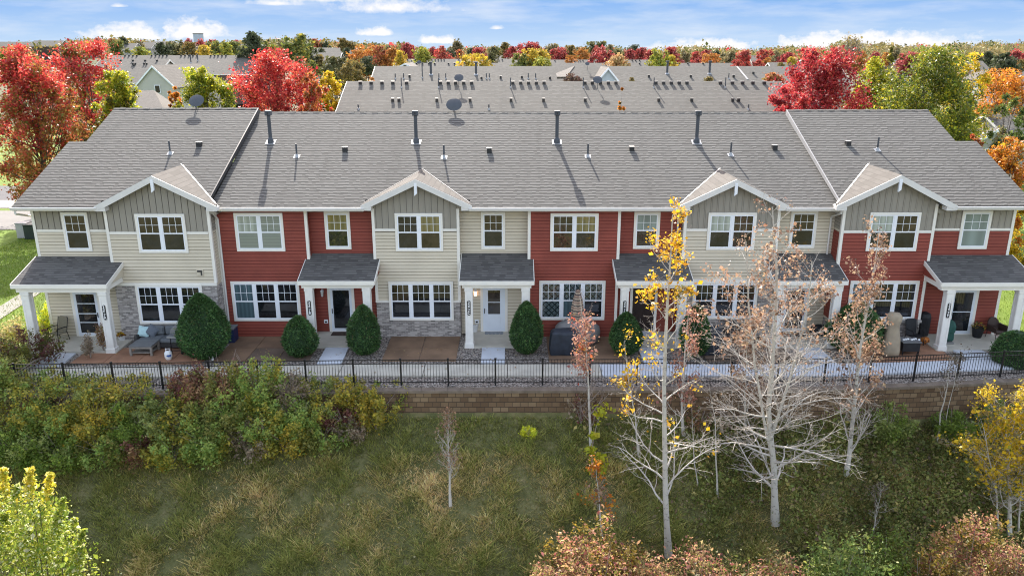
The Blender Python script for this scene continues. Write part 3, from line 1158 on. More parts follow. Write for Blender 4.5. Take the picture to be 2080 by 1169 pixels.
def roof_prism(x0, x1, prof, m, name='roof', label=None, cuts=()):
    b = MB().use(m)
    segs, x = [], x0
    for c0, c1, yc in cuts:
        if x0 - 2 < c0 and c1 < x1 + 2:
            c0, c1 = max(c0, x0), min(c1, x1)
            segs += [(x, c0, None), (c0, c1, yc)]
            x = c1
    segs.append((x, x1, None))
    (y0, z0), (yr, zr) = prof[0], prof[1]
    for a, c, yc in segs:
        if c - a < .01:
            continue
        p = prof
        if yc is not None:
            zc = z0 + (zr - z0) * (yc - y0) / (yr - y0)
            p = [(yc, zc)] + list(prof[1:-1]) + [(yc, zc - .14)]
        b.prism([(a, y, z) for y, z in p], (c - a, 0, 0))
    o = b.build(name, None, house)
    if label:
        o['label'] = label
    return o


S = .4163
ZE, YE, YR, ZR = 5.88, -.95, 7.2, 9.273
roof_prism(-12.98, 14.05, [(YE, ZE), (YR, ZR), (15.35, ZE), (15.35, ZE - .14), (YR, ZR - .16), (YE, ZE - .14)], M['shingle'], label='long middle roof slope', cuts=GCUTS[1:3])
YEA, ZEA = -1.45, 6.0
za = lambda y: ZEA + S * (y - YEA)
roof_prism(-20.3, -12.981, [(YEA, ZEA), (6.9, za(6.9)), (15.25, ZEA), (15.25, ZEA - .2), (6.9, za(6.9) - .34), (YEA, ZEA - .14)], M['shingle'], label='left end roof, set forward and a little higher', cuts=GCUTS[:1])
roof_prism(-21.12, -20.3, [(YEA, ZEA), (3.7, za(3.7)), (3.7, za(3.7) - .3), (YEA, ZEA - .14)], M['shingle'])
YEF, ZEF = -1.25, 6.0
zf = lambda y: ZEF + S * (y - YEF)
roof_prism(14.051, 21.25, [(YEF, ZEF), (6.9, zf(6.9)), (15.05, ZEF), (15.05, ZEF - .2), (6.9, zf(6.9) - .34), (YEF, ZEF - .14)], M['shingle'], label='right end roof, set forward and a little higher', cuts=GCUTS[3:])
roof_prism(21.25, 22.25, [(YEF, ZEF), (3.9, zf(3.9)), (3.9, zf(3.9) - .3), (YEF, ZEF - .14)], M['shingle'])
# step flashings between the end roofs and the middle roof, ridge caps
b = MB().use(M['darkmetal'])
b.prism([(-12.979, y, za(y) + o) for y, o in ((YEA, .012), (6.9, .012), (6.9, -.30), (YEA, -.14))], (.05, 0, 0))
b.build('step_flashing', None, house)
b = MB().use(M['metal'])
b.prism([(14.05, y, zf(y) + o) for y, o in ((YEF, .015), (6.9, .015), (6.9, -.26), (YEF, -.14))], (-.045, 0, 0))
b.build('step_flashing', None, house)
for x0, x1, y, z in ((-12.93, 14.0, YR, ZR), (-20.3, -12.98, 6.9, za(6.9)), (14.05, 21.25, 6.9, zf(6.9))):
    b = MB().use(M['shingle'])
    k = max(1, int((x1 - x0) / .3))
    for i in range(k):
        a, e = x0 + (x1 - x0) * i / k, x0 + (x1 - x0) * (i + 1) / k - .01
        h = .012 + .01 * (i % 2)
        b.prism([(a, y - .15, z - .062 + h), (a, y, z + h), (a, y + .15, z - .062 + h), (a, y + .15, z - .08), (a, y - .15, z - .08)], (e - a, 0, 0))
    b.build('ridge_cap', None, house)
# gable walls of the end roofs
b = MB().use(M['beige'])
b.prism([(-20.2, -.4, 5.6), (-20.2, 14.3, 5.6), (-20.2, 6.9, za(6.9) - .35)], (.1, 0, 0))
b.use(M['taupe']).prism([(21.1, -.2, 5.6), (21.1, 14.3, 5.6), (21.1, 6.9, zf(6.9) - .35)], (-.1, 0, 0))
b.build('gable_wall', None, house)


def gable(cx, hw, yf, zp, ze, ye, zee, ywall):
    """cross gable over a bay; (ye, zee) is the eave line of the roof it runs back into"""
    yb = ye + (zp - zee) / S
    yv = ye + (ze - zee) / S
    b = MB().use(M['shingle_side'])
    t = .10
    for s in (-1, 1):
        top = [Vector((cx, yf, zp)), Vector((cx, yb, zp)), Vector((cx + s * hw, yv, ze)), Vector((cx + s * hw, yf, ze))]
        b.prism(top, (0, 0, -t))
    g_ = b.build('gable_roof', None, house)
    # valley metal
    v = MB().use(M['metal'])
    for s in (-1, 1):
        p, q = Vector((cx, yb, zp)), Vector((cx + s * hw, yv, ze))
        d = (q - p).normalized()
        nrm = Vector((s * (zp - ze) / hw, 0, 1)).normalized()
        w = d.cross(nrm).normalized() * .045
        if w.y > 0:
            w = -w
        up = Vector((0, 0, .012))
        v.prism([p + up + w * .1, q + up + w * .1, q + up + w * 2, p + up + w * 2], (0, 0, .006))
    v.build('valley_flashing', None, house)
    # rake boards and returns
    r = MB().use(M['gutter'])
    dz = .26
    for s in (-1, 1):
        r.prism([(cx, yf - .002, zp - .012), (cx + s * (hw + .06), yf - .002, ze - .042), (cx + s * (hw + .06), yf - .002, ze - .042 - .2), (cx + s * (hw - .32), yf - .002, ze - .12), (cx, yf - .002, zp - .012 - dz)], (0, -.04, 0))
        # soffit under the rake
        r.prism([(cx, yf, zp - .12), (cx + s * hw, yf, ze - .12), (cx + s * hw, yf, ze - .14), (cx, yf, zp - .14)], (0, ywall - yf + .02, 0))
        x = cx + s * (hw + .03)
        r.box(min(x, x - s * .42), max(x, x - s * .42), yf - .03, yf + .34, ze - .26, ze - .10)
    r.build('rake_board', None, house)
    k = MB().use(M['sash'])
    k.prism([(cx - .06, yf - .075, zp - .18), (cx + .06, yf - .075, zp - .18), (cx + .06, yf - .075, zp - .62), (cx - .06, yf - .075, zp - .72)], (0, .1, 0))
    k.box(cx - .06, cx + .06, yf - .03, ywall, zp - .34, zp - .22)
    k.build('gable_bracket', None, house)
    # solid behind the gable boards
    c = MB().use(M['taupe'])
    h = hw - .12
    c.prism([(cx - h, ywall + .002, 5.6), (cx + h, ywall + .002, 5.6), (cx, ywall + .002, zp - .15)], (0, 2.2, 0))
    c.build('gable_wall', None, house)


gable(-15.02, 2.52, -1.5, 7.33, 6.07, YEA, ZEA, -1.05)
gable(-4.1, 2.32, -.98, 7.10, 6.0, YE, ZE, -.45)
gable(9.52, 2.28, -.98, 7.10, 6.0, YE, ZE, -.45)
gable(16.3, 2.5, -1.32, 7.33, 6.07, YEF, ZEF, -.8)

# eave gutters, fascia and soffits
for x0, x1, y, z, yws in ((-21.15, -17.5, YEA, ZEA, -.6), (-12.6, -6.35, YE, ZE, -.45), (-1.85, 7.3, YE, ZE, -.45), (11.75, 14.0, YE, ZE, 0), (18.75, 22.28, YEF, ZEF, -.35)):
    b = MB().use(M['gutter'])
    b.prism([(x0, y + .01, z - .03), (x0, y - .10, z - .02), (x0, y - .12, z - .045), (x0, y - .085, z - .15), (x0, y + .01, z - .16)], (x1 - x0, 0, 0))
    b.use(M['trim'])
    b.box(x0 + .03, x1 - .03, y + .011, yws + .4, z - .19, z - .165)
    b.build('gutter', None, house)
# downspouts
for x, y, y2, z0, z1 in ((-12.83, -1.0, -.52, 0, 5.75), (7.35, -1.0, -.06, 3.5, 5.75), (14.1, -1.05, -.06, 3.55, 5.75), (-20.98, -1.5, -.35, 0, 5.82)):
    b = MB().use(M['gutter'])
    b.tube([(x, y, z1), (x, y, z1 - .12), (x, y2 - .02, z1 - .45), (x, y2, z1 - .6), (x, y2, z0)], .045, 6)
    b.build('downspout', None, house)

# ---- porches
def porch(xl, xr, ywl, ye, zt, ze, posts, m_side, sides=(True, True), slab_y=None):
    th = .13
    b = MB().use(M['shingle_porch'])
    b.prism([(xl, ywl, zt), (xl, ye, ze), (xl, ye, ze - th), (xl, ywl, zt - th)], (xr - xl, 0, 0))
    root = b.build('porch_roof', None, house)
    t = MB().use(M['trim'])
    t.box(xl - .012, xr + .012, ye - .03, ye - .001, ze - .19, ze - .008, .004)
    s = (zt - ze) / (ywl - ye)
    for x, a in ((xl, -.03), (xr, .03)):
        t.prism([(x, ye, ze - .002), (x, ywl, zt - .002), (x, ywl, zt - .20), (x, ye, ze - .19)], (a, 0, 0))
    t.box(xl + .10, xr - .10, ye + .12, ye + .42, 2.56, 2.82)
    t.box(xl + .04, xr - .04, ye + .01, ywl, 2.821, 2.84)
    for x in (xl + .25, xr - .25):
        t.box(x - .15, x + .15, ye + .42, ywl, 2.60, 2.819)
    t.build('porch_beam', None, root)
    c = MB().use(m_side)
    for x in (xl + .03, xr - .13):
        c.prism([(x, ye + .06, 2.842), (x, ywl, 2.842), (x, ywl, zt - .14), (x, ye + .06, ze + s * .06 - .14)], (.1, 0, 0))
    c.build('porch_cheek', None, root)
    for px_ in posts:
        p = MB().use(M['post'])
        y = ye + .27
        h = .15
        p.box(px_ - h, px_ + h, y - h, y + h, -.12, 2.56)
        p.box(px_ - .20, px_ + .20, y - .20, y + .20, -.19, .04, .012)
        p.box(px_ - .185, px_ + .185, y - .185, y + .185, 2.42, 2.555, .012)
        for k in (-1, 1):                       # raised stiles leave a sunk panel on each face
            p.box(px_ + k * .115 - .035, px_ + k * .115 + .035, y - h - .016, y - h + .001, .04, 2.42)
            p.box(px_ - h - .016, px_ - h + .001, y + k * .115 - .035, y + k * .115 + .035, .04, 2.42)
            p.box(px_ + h - .001, px_ + h + .016, y + k * .115 - .035, y + k * .115 + .035, .04, 2.42)
        p.box(px_ - .08, px_ + .08, y - h - .0155, y - h + .001, 2.2, 2.42)
        p.box(px_ - .08, px_ + .08, y - h - .0155, y - h + .001, .04, .22)
        p.build('porch_post', None, root)
    sl = MB().use(M['concrete'])
    x0, x1 = min(posts) - .25, max(posts) + .25
    sl.box(x0, x1, ye + .1, ywl - .002, -.3, -.1, .01)
    sl.build('porch_slab', None, root)
    return root


porch(-20.98, -16.98, -.6, -2.68, 3.63, 2.95, (-20.55, -17.28), M['beige'])
porch(-9.13, -5.88, 0, -2.05, 3.62, 2.92, (-8.74, -6.26), M['red'])
porch(-2.24, .93, 0, -2.05, 3.62, 2.92, (-1.86, .58), M['beige'])
porch(4.47, 7.72, 0, -2.05, 3.62, 2.92, (4.86, 7.36), M['red'])
porch(11.2, 14.32, 0, -2.05, 3.62, 2.92, (11.56, 14.02), M['beige'])
porch(18.12, 22.2, -.35, -2.4, 3.63, 2.95, (18.66, 21.72), M['red'])

# ---- small wall fittings
def wall_lamp(x, y, z, lit):
    b = MB().use(M['sash'])
    b.box(x - .05, x + .05, y - .03, y - .014, z - .02, z + .14, .004)
    b.tube([(x, y - .02, z + .10), (x, y - .10, z + .15), (x, y - .12, z + .10)], .012, 5)
    b.lathe((x, y - .12, z), [(.02, .12), (.085, .07), (.07, .06)], 8)
    b.lathe((x, y - .12, z), [(.05, -.16), (.055, -.15), (.02, -.19)], 8)
    o = b.build('wall_lamp', None, house)
    g_ = MB().use(M['lamp_lit'] if lit else M['lamp_glass'])
    g_.lathe((x, y - .12, z), [(.05, -.149), (.072, .059)], 8)
    g_.build('lamp_glass', None, o)
    if lit:
        o['label'] = 'wall lamp with its bulb lit'


M['lamp_glass'] = mat('lamp_glass', (.55, .56, .55), .2)
M['lamp_lit'] = mat('lamp_lit', (.8, .6, .45), .3, emit=(1.0, .62, .38, .9))
wall_lamp(-8.62, 0, 1.80, False)
wall_lamp(-1.66, 0, 1.80, True)
wall_lamp(-18.25, -.6, 1.80, False)
wall_lamp(11.98, 0, 1.8, False)
for x, y, z in ((-8.55, 0, .38), (-1.62, 0, .38)):
    b = MB().use(M['sash']).box(x - .09, x + .09, y - .05, y - .014, z - .08, z + .1, .006)
    b.use(M['ventblack']).box(x - .05, x + .05, y - .054, y - .05, z - .05, z + .03)
    b.build('outlet_cover', None, house)
b = MB().use(M['beige']).box(-13.78, -13.5, -1.12, -1.055, 2.86, 3.16, .01)
b.use(M['darkmetal']).box(-13.74, -13.54, -1.15, -1.12, 3.05, 3.13).box(-13.60, -13.54, -1.14, -1.12, 2.9, 3.05)
b.build('vent_hood', None, house)

# ---- things on the roof: chimney pipes, plumbing stacks and box vents, found from the photograph on the roof planes
mid = lambda px, py: at_plane(px, py, YE, ZE, S)
enda = lambda px, py: at_plane(px, py, YEA, ZEA, S)
endf = lambda px, py: at_plane(px, py, YEF, ZEF, S)
for px in (550, 845.5, 1131, 1414.5):
    p = mid(px, 289)
    b = MB().use(M['pipe'])
    b.tube([p + Vector((0, 0, -.1)), p + Vector((0, 0, 1.28))], .085, 10)
    b.box(p.x - .14, p.x + .14, p.y - .14, p.y + .14, p.z + 1.27, p.z + 1.50, .012)
    b.use(M['ventblack']).box(p.x - .03, p.x + .03, p.y - .145, p.y - .139, p.z + 1.32, p.z + 1.42)
    b.use(M['pipe']).lathe((p.x, p.y, p.z), [(.17, -.08), (.15, .13), (.085, .24)], 10)
    b.use(M['pipe_light']).prism([(p.x - .23, p.y - .2, p.z - .2 * S + .012), (p.x + .23, p.y - .2, p.z - .2 * S + .012), (p.x + .23, p.y + .2, p.z + .2 * S + .012), (p.x - .23, p.y + .2, p.z + .2 * S + .012)], (0, 0, .008))
    b.build('chimney_pipe', None, house)
for px, py, fn in ((346, 312, enda), (603, 318, mid), (902, 320, mid), (1194, 318, mid), (1484, 315, mid), (1782, 305, endf)):
    p = fn(px, py)
    b = MB().use(M['pipe'])
    b.tube([p + Vector((0, 0, -.05)), p + Vector((0, 0, .60))], .042, 8)
    b.use(M['pipe_light']).lathe((p.x, p.y, p.z), [(.11, -.06), (.07, .09), (.05, .12)], 8)
    b.prism([(p.x - .14, p.y - .13, p.z - .13 * S + .012), (p.x + .14, p.y - .13, p.z - .13 * S + .012), (p.x + .14, p.y + .13, p.z + .13 * S + .012), (p.x - .14, p.y + .13, p.z + .13 * S + .012)], (0, 0, .006))
    b.build('vent_pipe', None, house)
for px, py, fn in ((405, 296, enda), (701, 306, mid), (994, 308, mid), (1283, 305, mid), (1573, 302, mid), (1722, 294, endf)):
    p = fn(px, py)
    b = MB().use(M['ventblack'])
    b.prism([(p.x - .11, p.y - .13, p.z - .05), (p.x - .11, p.y + .13, p.z + .06), (p.x - .11, p.y + .13, p.z + .17), (p.x - .11, p.y - .13, p.z + .17)], (.22, 0, 0))
    b.use(M['ventcap']).box(p.x - .125, p.x + .125, p.y - .145, p.y + .14, p.z + .17, p.z + .185)
    b.build('box_vent', None, house)

# ---- house number plaques, one upright on a post of each porch
M['plaque'] = mat('black_plaque', (.010, .010, .012), .4)
M['digits'] = mat('white_digits', (.80, .80, .78), .5, var=.02)
for px_, y, letter, where in ((-17.28, -2.68, 'A', 'right post of the left end porch'), (-8.74, -2.05, 'B', 'left post of the first red porch'), (-1.86, -2.05, 'C', 'left post beside the white door'),
                              (4.86, -2.05, 'D', 'post beside the dark panel door'), (11.56, -2.05, 'E', 'porch post behind the pale aspens'), (18.66, -2.4, 'F', 'left post of the right end porch')):
    yp = y + .27 - .15 - .018
    t = thing('house_number_plaque', (px_, yp, 1.34), 'black upright plaque reading 3397%s on the %s' % (letter, where), 'house number')
    b = MB().use(M['plaque'])
    ring = []
    for k in range(24):
        a = 2 * math.pi * k / 24
        ring.append((px_ + .068 * math.cos(a), yp, (1.34 + .068 if math.sin(a) < 0 else 1.34 + .60) + .068 * math.sin(a)))
    b.prism(ring, (0, -.018, 0))
    b.build('plate', None, t)
    for k, ch in enumerate('3397' + letter):
        cu = bpy.data.curves.new('digit', 'FONT')
        cu.body = ch
        cu.size = .155
        cu.align_x = 'CENTER'
        cu.extrude = .003
        cu.offset = .004
        cu.materials.append(M['digits'])
        tmp = bpy.data.objects.new('digit_curve', cu)
        o = bpy.data.objects.new('digit', bpy.data.meshes.new_from_object(tmp))
        bpy.data.objects.remove(tmp)
        COL.objects.link(o)
        o.parent = t
        o.location = (0, -.022, .535 - .119 * k)
        o.rotation_euler = (math.pi / 2, 0, 0)

# ------------------------------------------------------------------ planting
RG = np.random.default_rng(7)
RN = random.Random(11)
# leaf colours (linear)
P = {
    'green': [((.065, .100, .016), 3), ((.095, .135, .022), 2), ((.135, .165, .030), 1)],
    'fresh': [((.105, .155, .036), 3), ((.155, .205, .048), 2), ((.19, .205, .045), 1.4)],
    'sage': [((.115, .138, .042), 3), ((.165, .185, .055), 2), ((.078, .098, .028), 1)],
    'olive': [((.105, .110, .028), 3), ((.15, .14, .035), 2), ((.07, .08, .02), 1)],
    'yolive': [((.17, .16, .030), 3), ((.26, .21, .030), 2), ((.09, .11, .022), 1)],
    'gold': [((.26, .185, .025), 3), ((.16, .145, .030), 3), ((.34, .25, .03), 1), ((.09, .10, .02), 1)],
    'maroon': [((.085, .030, .028), 3), ((.12, .050, .038), 2), ((.16, .10, .05), 1)],
    'rust': [((.16, .085, .045), 3), ((.20, .13, .06), 2), ((.11, .05, .035), 2), ((.16, .16, .05), 1)],
    'dry': [((.16, .125, .085), 3), ((.11, .085, .06), 2), ((.21, .17, .11), 1)],
    'red': [((.54, .048, .045), 4), ((.62, .095, .07), 3), ((.32, .022, .028), 2), ((.64, .20, .10), 1.4)],
    'crimson': [((.42, .034, .045), 4), ((.52, .07, .07), 3), ((.20, .014, .022), 2), ((.46, .12, .07), 1.2)],
    'redorange': [((.50, .14, .045), 3), ((.44, .07, .04), 2), ((.48, .21, .05), 2), ((.28, .12, .035), 1.4), ((.24, .17, .03), 1)],
    'rustfall': [((.46, .15, .05), 3), ((.40, .09, .045), 2), ((.36, .20, .045), 2.5), ((.26, .20, .04), 1.6), ((.18, .17, .03), 1)],
    'orange': [((.56, .20, .025), 4), ((.60, .27, .03), 3), ((.44, .13, .02), 2), ((.40, .24, .03), 1)],
    'yellow': [((.62, .42, .020), 4), ((.70, .50, .03), 3), ((.48, .34, .02), 2), ((.30, .28, .02), 1)],
    'ygreen': [((.36, .36, .024), 3), ((.48, .42, .026), 2), ((.21, .26, .022), 2), ((.12, .18, .02), 1)],
    'darkgreen': [((.028, .050, .016), 3), ((.045, .072, .020), 2), ((.065, .09, .025), 1)],
    'midgreen': [((.15, .19, .024), 3), ((.23, .25, .028), 2), ((.08, .12, .018), 2), ((.38, .32, .03), 1.2)],
    'oldgold': [((.23, .165, .030), 3), ((.15, .125, .025), 2), ((.30, .20, .03), 2), ((.10, .09, .02), 1)],
    'tan': [((.24, .19, .085), 3), ((.18, .16, .06), 2), ((.30, .23, .09), 1), ((.13, .13, .05), 1)],
    'peach': [((.62, .38, .16), 3), ((.66, .46, .20), 2), ((.5, .27, .10), 1)],
    'brownleaf': [((.33, .205, .13), 3), ((.25, .145, .095), 2), ((.42, .28, .18), 2), ((.17, .10, .065), 1)],
    'pinkleaf': [((.42, .22, .15), 3), ((.34, .15, .12), 2), ((.50, .30, .18), 1)],
    'goldleaf': [((.66, .40, .02), 4), ((.72, .50, .04), 2), ((.55, .28, .02), 2)],
    'wine': [((.40, .185, .13), 3), ((.50, .295, .15), 3), ((.58, .42, .18), 2.5), ((.25, .085, .07), 1.6), ((.28, .26, .06), 2), ((.45, .14, .11), .8)],
    'limetree': [((.31, .37, .045), 4), ((.43, .44, .06), 3), ((.17, .25, .035), 3.4), ((.62, .62, .36), 1.6)],
    'limegold': [((.66, .54, .05), 4), ((.72, .64, .16), 2), ((.46, .46, .04), 2)],
    'vine': [((.40, .42, .03), 3), ((.52, .48, .04), 2), ((.28, .32, .03), 1)],
}


def crown_mesh(name, pts, cols, leaf, m, parent=None, rg=RG, aspect=.62, up=0.0):
    return quads(name, leaf_verts(rg, pts, leaf, aspect, up=up), cols, m, parent)


def fbm(x, y, s, seed):
    """cheap smooth patches: sums of sines"""
    r = np.random.default_rng(seed)
    v = np.zeros_like(x)
    for k in range(7):
        a, f, ph = r.uniform(0, 6.28), s * 1.55 ** k * r.uniform(.8, 1.2), r.uniform(0, 6.28)
        v += np.sin((x * np.cos(a) + y * np.sin(a)) * f + ph + 1.3 * np.sin((x * np.sin(a * 1.7) - y * np.cos(a)) * f * .8 + ph * 2)) / 1.35 ** k
    return v / 2.2


# ---- clipped evergreens along the patios
def evergreen(px, pyb, wpx, pyt, label, group='clipped evergreens before the houses', low=False):
    p = at_z(px, pyb - 6, -.2)
    zc = (p.y - CAM_Y) * CT + (CAM_Z - p.z) * ST
    w = wpx / FPX * zc / 2
    h = at_y(px, pyt, p.y).z - p.z
    p.y += w * .35
    t = thing('clipped_evergreen', p, label, 'shrub', group)
    n = int(6000 * w * h)
    q1, q2 = RG.uniform(0, 6.28, 2)
    u = RG.uniform(0, 1, n) ** .9
    a = RG.uniform(0, 2 * np.pi, n)
    f = (lambda q: (np.sin(np.pi * np.clip(q, 0, 1) ** .78)) ** .62 * (1 - .18 * q)) if not low else (lambda q: np.sqrt(np.clip(1 - (q * 1.02 - .15) ** 2 / .8, 0, 1)))
    r = w * f(u) * (1 + .05 * np.sin(3 * a + 5 * u + q1) + .045 * np.sin(7 * a - 9 * u + q2) + .035 * np.sin(13 * a + 17 * u + q1) + .05 * RG.normal(size=n) * (RG.uniform(0, 1, n) < .5) + .02 * RG.normal(size=n))
    pts = np.stack([r * np.cos(a), r * np.sin(a), u * h], 1)
    nrm = unit(np.stack([np.cos(a), np.sin(a), .9 * (u - .35)], 1))
    ax = unit(nrm + RG.normal(size=(n, 3)) * .55)
    b = unit(np.cross(ax, RG.normal(size=(n, 3))))
    s = RG.uniform(.03, .095, n)[:, None]
    v = np.stack([pts - ax * s * .4, pts + b * s * .28, pts + ax * s, pts - b * s * .28], 1)
    cols = pick(RG, n, [((.036, .088, .024), 4), ((.055, .120, .032), 3), ((.085, .155, .042), 2), ((.14, .11, .05), .2)], .25)
    cols = np.clip(cols * (1 + .35 * fbm(a * 1.5, u * 3.0, 1.6, int(px)))[:, None], 0, .6)
    quads('foliage', v, cols, M['needle'], t)
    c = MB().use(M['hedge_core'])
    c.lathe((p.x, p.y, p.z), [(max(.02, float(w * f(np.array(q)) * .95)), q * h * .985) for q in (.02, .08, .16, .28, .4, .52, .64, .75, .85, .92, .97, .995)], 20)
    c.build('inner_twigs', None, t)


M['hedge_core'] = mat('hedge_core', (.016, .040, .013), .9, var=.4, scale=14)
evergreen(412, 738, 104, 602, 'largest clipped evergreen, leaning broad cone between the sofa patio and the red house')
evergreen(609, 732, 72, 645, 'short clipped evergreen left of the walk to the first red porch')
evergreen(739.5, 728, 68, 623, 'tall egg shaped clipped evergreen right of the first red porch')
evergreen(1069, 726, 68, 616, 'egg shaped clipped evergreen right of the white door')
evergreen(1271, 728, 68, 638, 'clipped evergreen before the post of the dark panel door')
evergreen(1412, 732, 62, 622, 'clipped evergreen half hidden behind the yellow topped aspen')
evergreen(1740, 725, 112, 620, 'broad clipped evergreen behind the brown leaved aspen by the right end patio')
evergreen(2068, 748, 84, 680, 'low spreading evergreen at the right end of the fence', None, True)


# ---- shrubs of the thicket on the left
def shrub_mesh(kind, leaves, leaf, h, w, rg, tops=9, sprays=34, flower=None):
    idx, pts, ups = [], [], []
    per = leaves // sprays
    for k in range(sprays):
        a, rr = rg.uniform(0, 2 * np.pi), rg.uniform(0, 1) ** .5 * w
        top = h * (1 - .35 * (rr / w) ** 1.6) * rg.uniform(.62, 1.08)
        base = np.array([.35 * rr * np.cos(a), .35 * rr * np.sin(a), 0])
        tip = np.array([rr * np.cos(a), rr * np.sin(a), top])
        t = rg.uniform(.22, 1.0, per) ** .75
        p = base + (tip - base) * t[:, None]
        sp = .16 * w * (1.15 - t)[:, None] + .035
        p = p + rg.normal(size=(per, 3)) * sp
        pts.append(p)
        idx += [k] * per
    pts, idx = np.concatenate(pts), np.array(idx)
    pts[:, 2] = np.maximum(pts[:, 2], .03)
    return pts, idx


def make_shrub(px, pyb, wpx, pyt, kind, label, cat='shrub', group=None, name='shrub', dens=1.0, leaf=.085, mix=None, base=None, gain=2.05):
    p = base if base is not None else on_ground(px, pyb)
    zc = (p.y - CAM_Y) * CT + (CAM_Z - p.z) * ST
    w = wpx / FPX * zc / 2
    h = max(.5, at_y(px, pyt, p.y).z - p.z)
    t = thing(name, p, label, cat, group)
    n = int(2100 * dens * max(.6, w * h))
    pts, idx = shrub_mesh(kind, n, leaf, h, w, RG, sprays=max(12, int(20 * w * max(1, h / 1.5))))
    m = len(pts)
    cols = pick(RG, m, P[kind], .2)
    if mix:
        k2 = RG.uniform(0, 1, idx.max() + 1)[idx] < mix[1]
        cols = np.where(k2[:, None], pick(RG, m, P[mix[0]], .2), cols)
    crown_mesh('foliage', pts, np.clip(cols * gain, 0, .8), leaf, M['leaf'], t, up=.25)
    st = MB().use(M['bark_twig'])
    for k in range(16):
        a, rr = RN.uniform(0, 6.28), RN.uniform(.2, .95) * w
        tip = Vector((rr * math.cos(a), rr * math.sin(a), h * RN.uniform(.5, .95)))
        q = Vector((tip.x * .3, tip.y * .3, tip.z * .55))
        st.tube([p, p + q, p + tip], [.016, .011, .004], 4, False)
    st.build('stems', None, t)
    return t


def feature(px):
    for lim, f in ((70, 'the left porch corner'), (140, 'the sling chair porch'), (200, 'the left end door'), (270, 'the yellow flower pot'), (330, 'the patio coffee table'),
                   (390, 'the gas tank'), (440, 'the largest clipped evergreen'), (490, 'the blue bin'), (560, 'the left red patio'), (630, 'the short clipped evergreen'), (690, 'the first red porch walk'), (900, 'the second clipped evergreen')):
        if px <= lim:
            return f


LOOK = {'green': 'deep green leafy', 'fresh': 'bright green leafy', 'sage': 'grey-green', 'olive': 'olive green', 'yolive': 'yellowish olive', 'gold': 'golden yellow', 'maroon': 'dark maroon', 'rust': 'rusty brown', 'dry': 'dry brown twiggy'}
THICK = 'shrubs in the thicket below the fence'
for row, lst in (('by the wall foot', ((15, 846, 120, 742, 'olive'), (92, 848, 115, 772, 'yolive'), (170, 848, 110, 778, 'sage'), (245, 848, 110, 782, 'gold'), (325, 848, 110, 792, 'sage'), (402, 846, 84, 744, 'maroon'), (458, 846, 105, 734, 'rust'),
                                      (535, 845, 100, 730, 'fresh'), (592, 845, 84, 752, 'dry'), (643, 845, 110, 776, 'sage'), (710, 843, 90, 776, 'gold'), (772, 842, 96, 786, 'yolive'))),
                 ('halfway down the bank', ((28, 895, 125, 808, 'sage'), (112, 895, 120, 800, 'fresh'), (200, 898, 125, 800, 'gold'), (288, 898, 120, 812, 'green'), (372, 898, 115, 800, 'sage'), (452, 896, 115, 790, 'olive'), (540, 893, 115, 806, 'fresh'),
                                           (622, 888, 105, 806, 'fresh'), (700, 880, 90, 815, 'maroon'), (765, 872, 70, 806, 'gold'))),
                 ('along the lower thicket edge', ((38, 955, 120, 858, 'green'), (128, 950, 125, 862, 'green'), (215, 946, 105, 868, 'olive'), (290, 944, 90, 872, 'maroon'), (352, 942, 95, 866, 'yolive'), (430, 938, 105, 852, 'fresh'), (505, 930, 95, 856, 'dry'),
                                                   (580, 924, 95, 848, 'gold'), (655, 916, 95, 848, 'olive'), (725, 892, 70, 840, 'dry')))):
    for px, pyb, w, pyt, kind in lst:
        mixk = {'olive': ('fresh', .4), 'yolive': ('fresh', .35), 'sage': ('yolive', .3), 'gold': ('yolive', .6), 'green': ('sage', .25), 'fresh': ('yolive', .3), 'rust': ('olive', .35), 'maroon': ('rust', .4), 'dry': ('olive', .15)}[kind]
        make_shrub(px, pyb, w * 1.35, pyt - (12 if row == 'by the wall foot' else 4), kind, '%s shrub %s, below %s' % (LOOK[kind], row, feature(px)), group=THICK, mix=mixk, dens=.7 if kind == 'dry' else 1.35, leaf=.085)
# shrubs beyond the left end of the fence and other loose shrubs
pb = at_z(55, 745, -.22)
make_shrub(55, 745, 150, 668, 'olive', 'rounded olive shrub against the outer post of the left end porch', mix=('maroon', .25), base=pb, dens=1.3, gain=1.2)
make_shrub(8, 760, 110, 690, 'yolive', 'yellow olive shrub at the left edge beside the terrace', base=at_z(5, 758, -.22), mix=('green', .4))
for px, py, w, h, kind, lb in ((185, 728, 26, 672, 'dry', 'dry ornamental grass tuft beside the left end walk'), (212, 716, 22, 650, 'rust', 'tall rusty grass tuft at the foot of the numbered left porch post')):
    make_shrub(px, py, w, h, kind, lb, 'ornamental grass', None, 'grass_tuft', 1.4, .05, None, at_z(px, py, -.2))
make_shrub(105, 680, 60, 608, 'ygreen', 'bright yellow-green shrub in the sun behind the sling chair', base=at_z(96, 684, -.2))
make_shrub(50, 700, 90, 640, 'tan', 'pale tan feathery grass clump in the sun left of the porch', 'ornamental grass', None, 'grass_clump', .9, .07, ('yolive', .4), at_z(48, 704, -.2))
make_shrub(1800, 905, 95, 815, 'sage', 'grey-green shrub against the block wall right of the leaning aspen', mix=('green', .5))
make_shrub(1930, 895, 95, 828, 'green', 'deep green shrub at the wall foot behind the paired saplings')
make_shrub(2030, 890, 110, 806, 'green', 'dark green shrub at the wall foot behind the yellow birch')
make_shrub(1420, 880, 70, 830, 'rust', 'small rusty shrub at the wall foot between the two big aspens', dens=.5)
make_shrub(1500, 862, 240, 800, 'dry', 'dry twiggy brush along the wall behind the great pale aspen', dens=.35)
make_shrub(1180, 862, 90, 800, 'maroon', 'sparse purple-red brush at the wall foot behind the pink sapling', dens=.35, mix=('dry', .5))
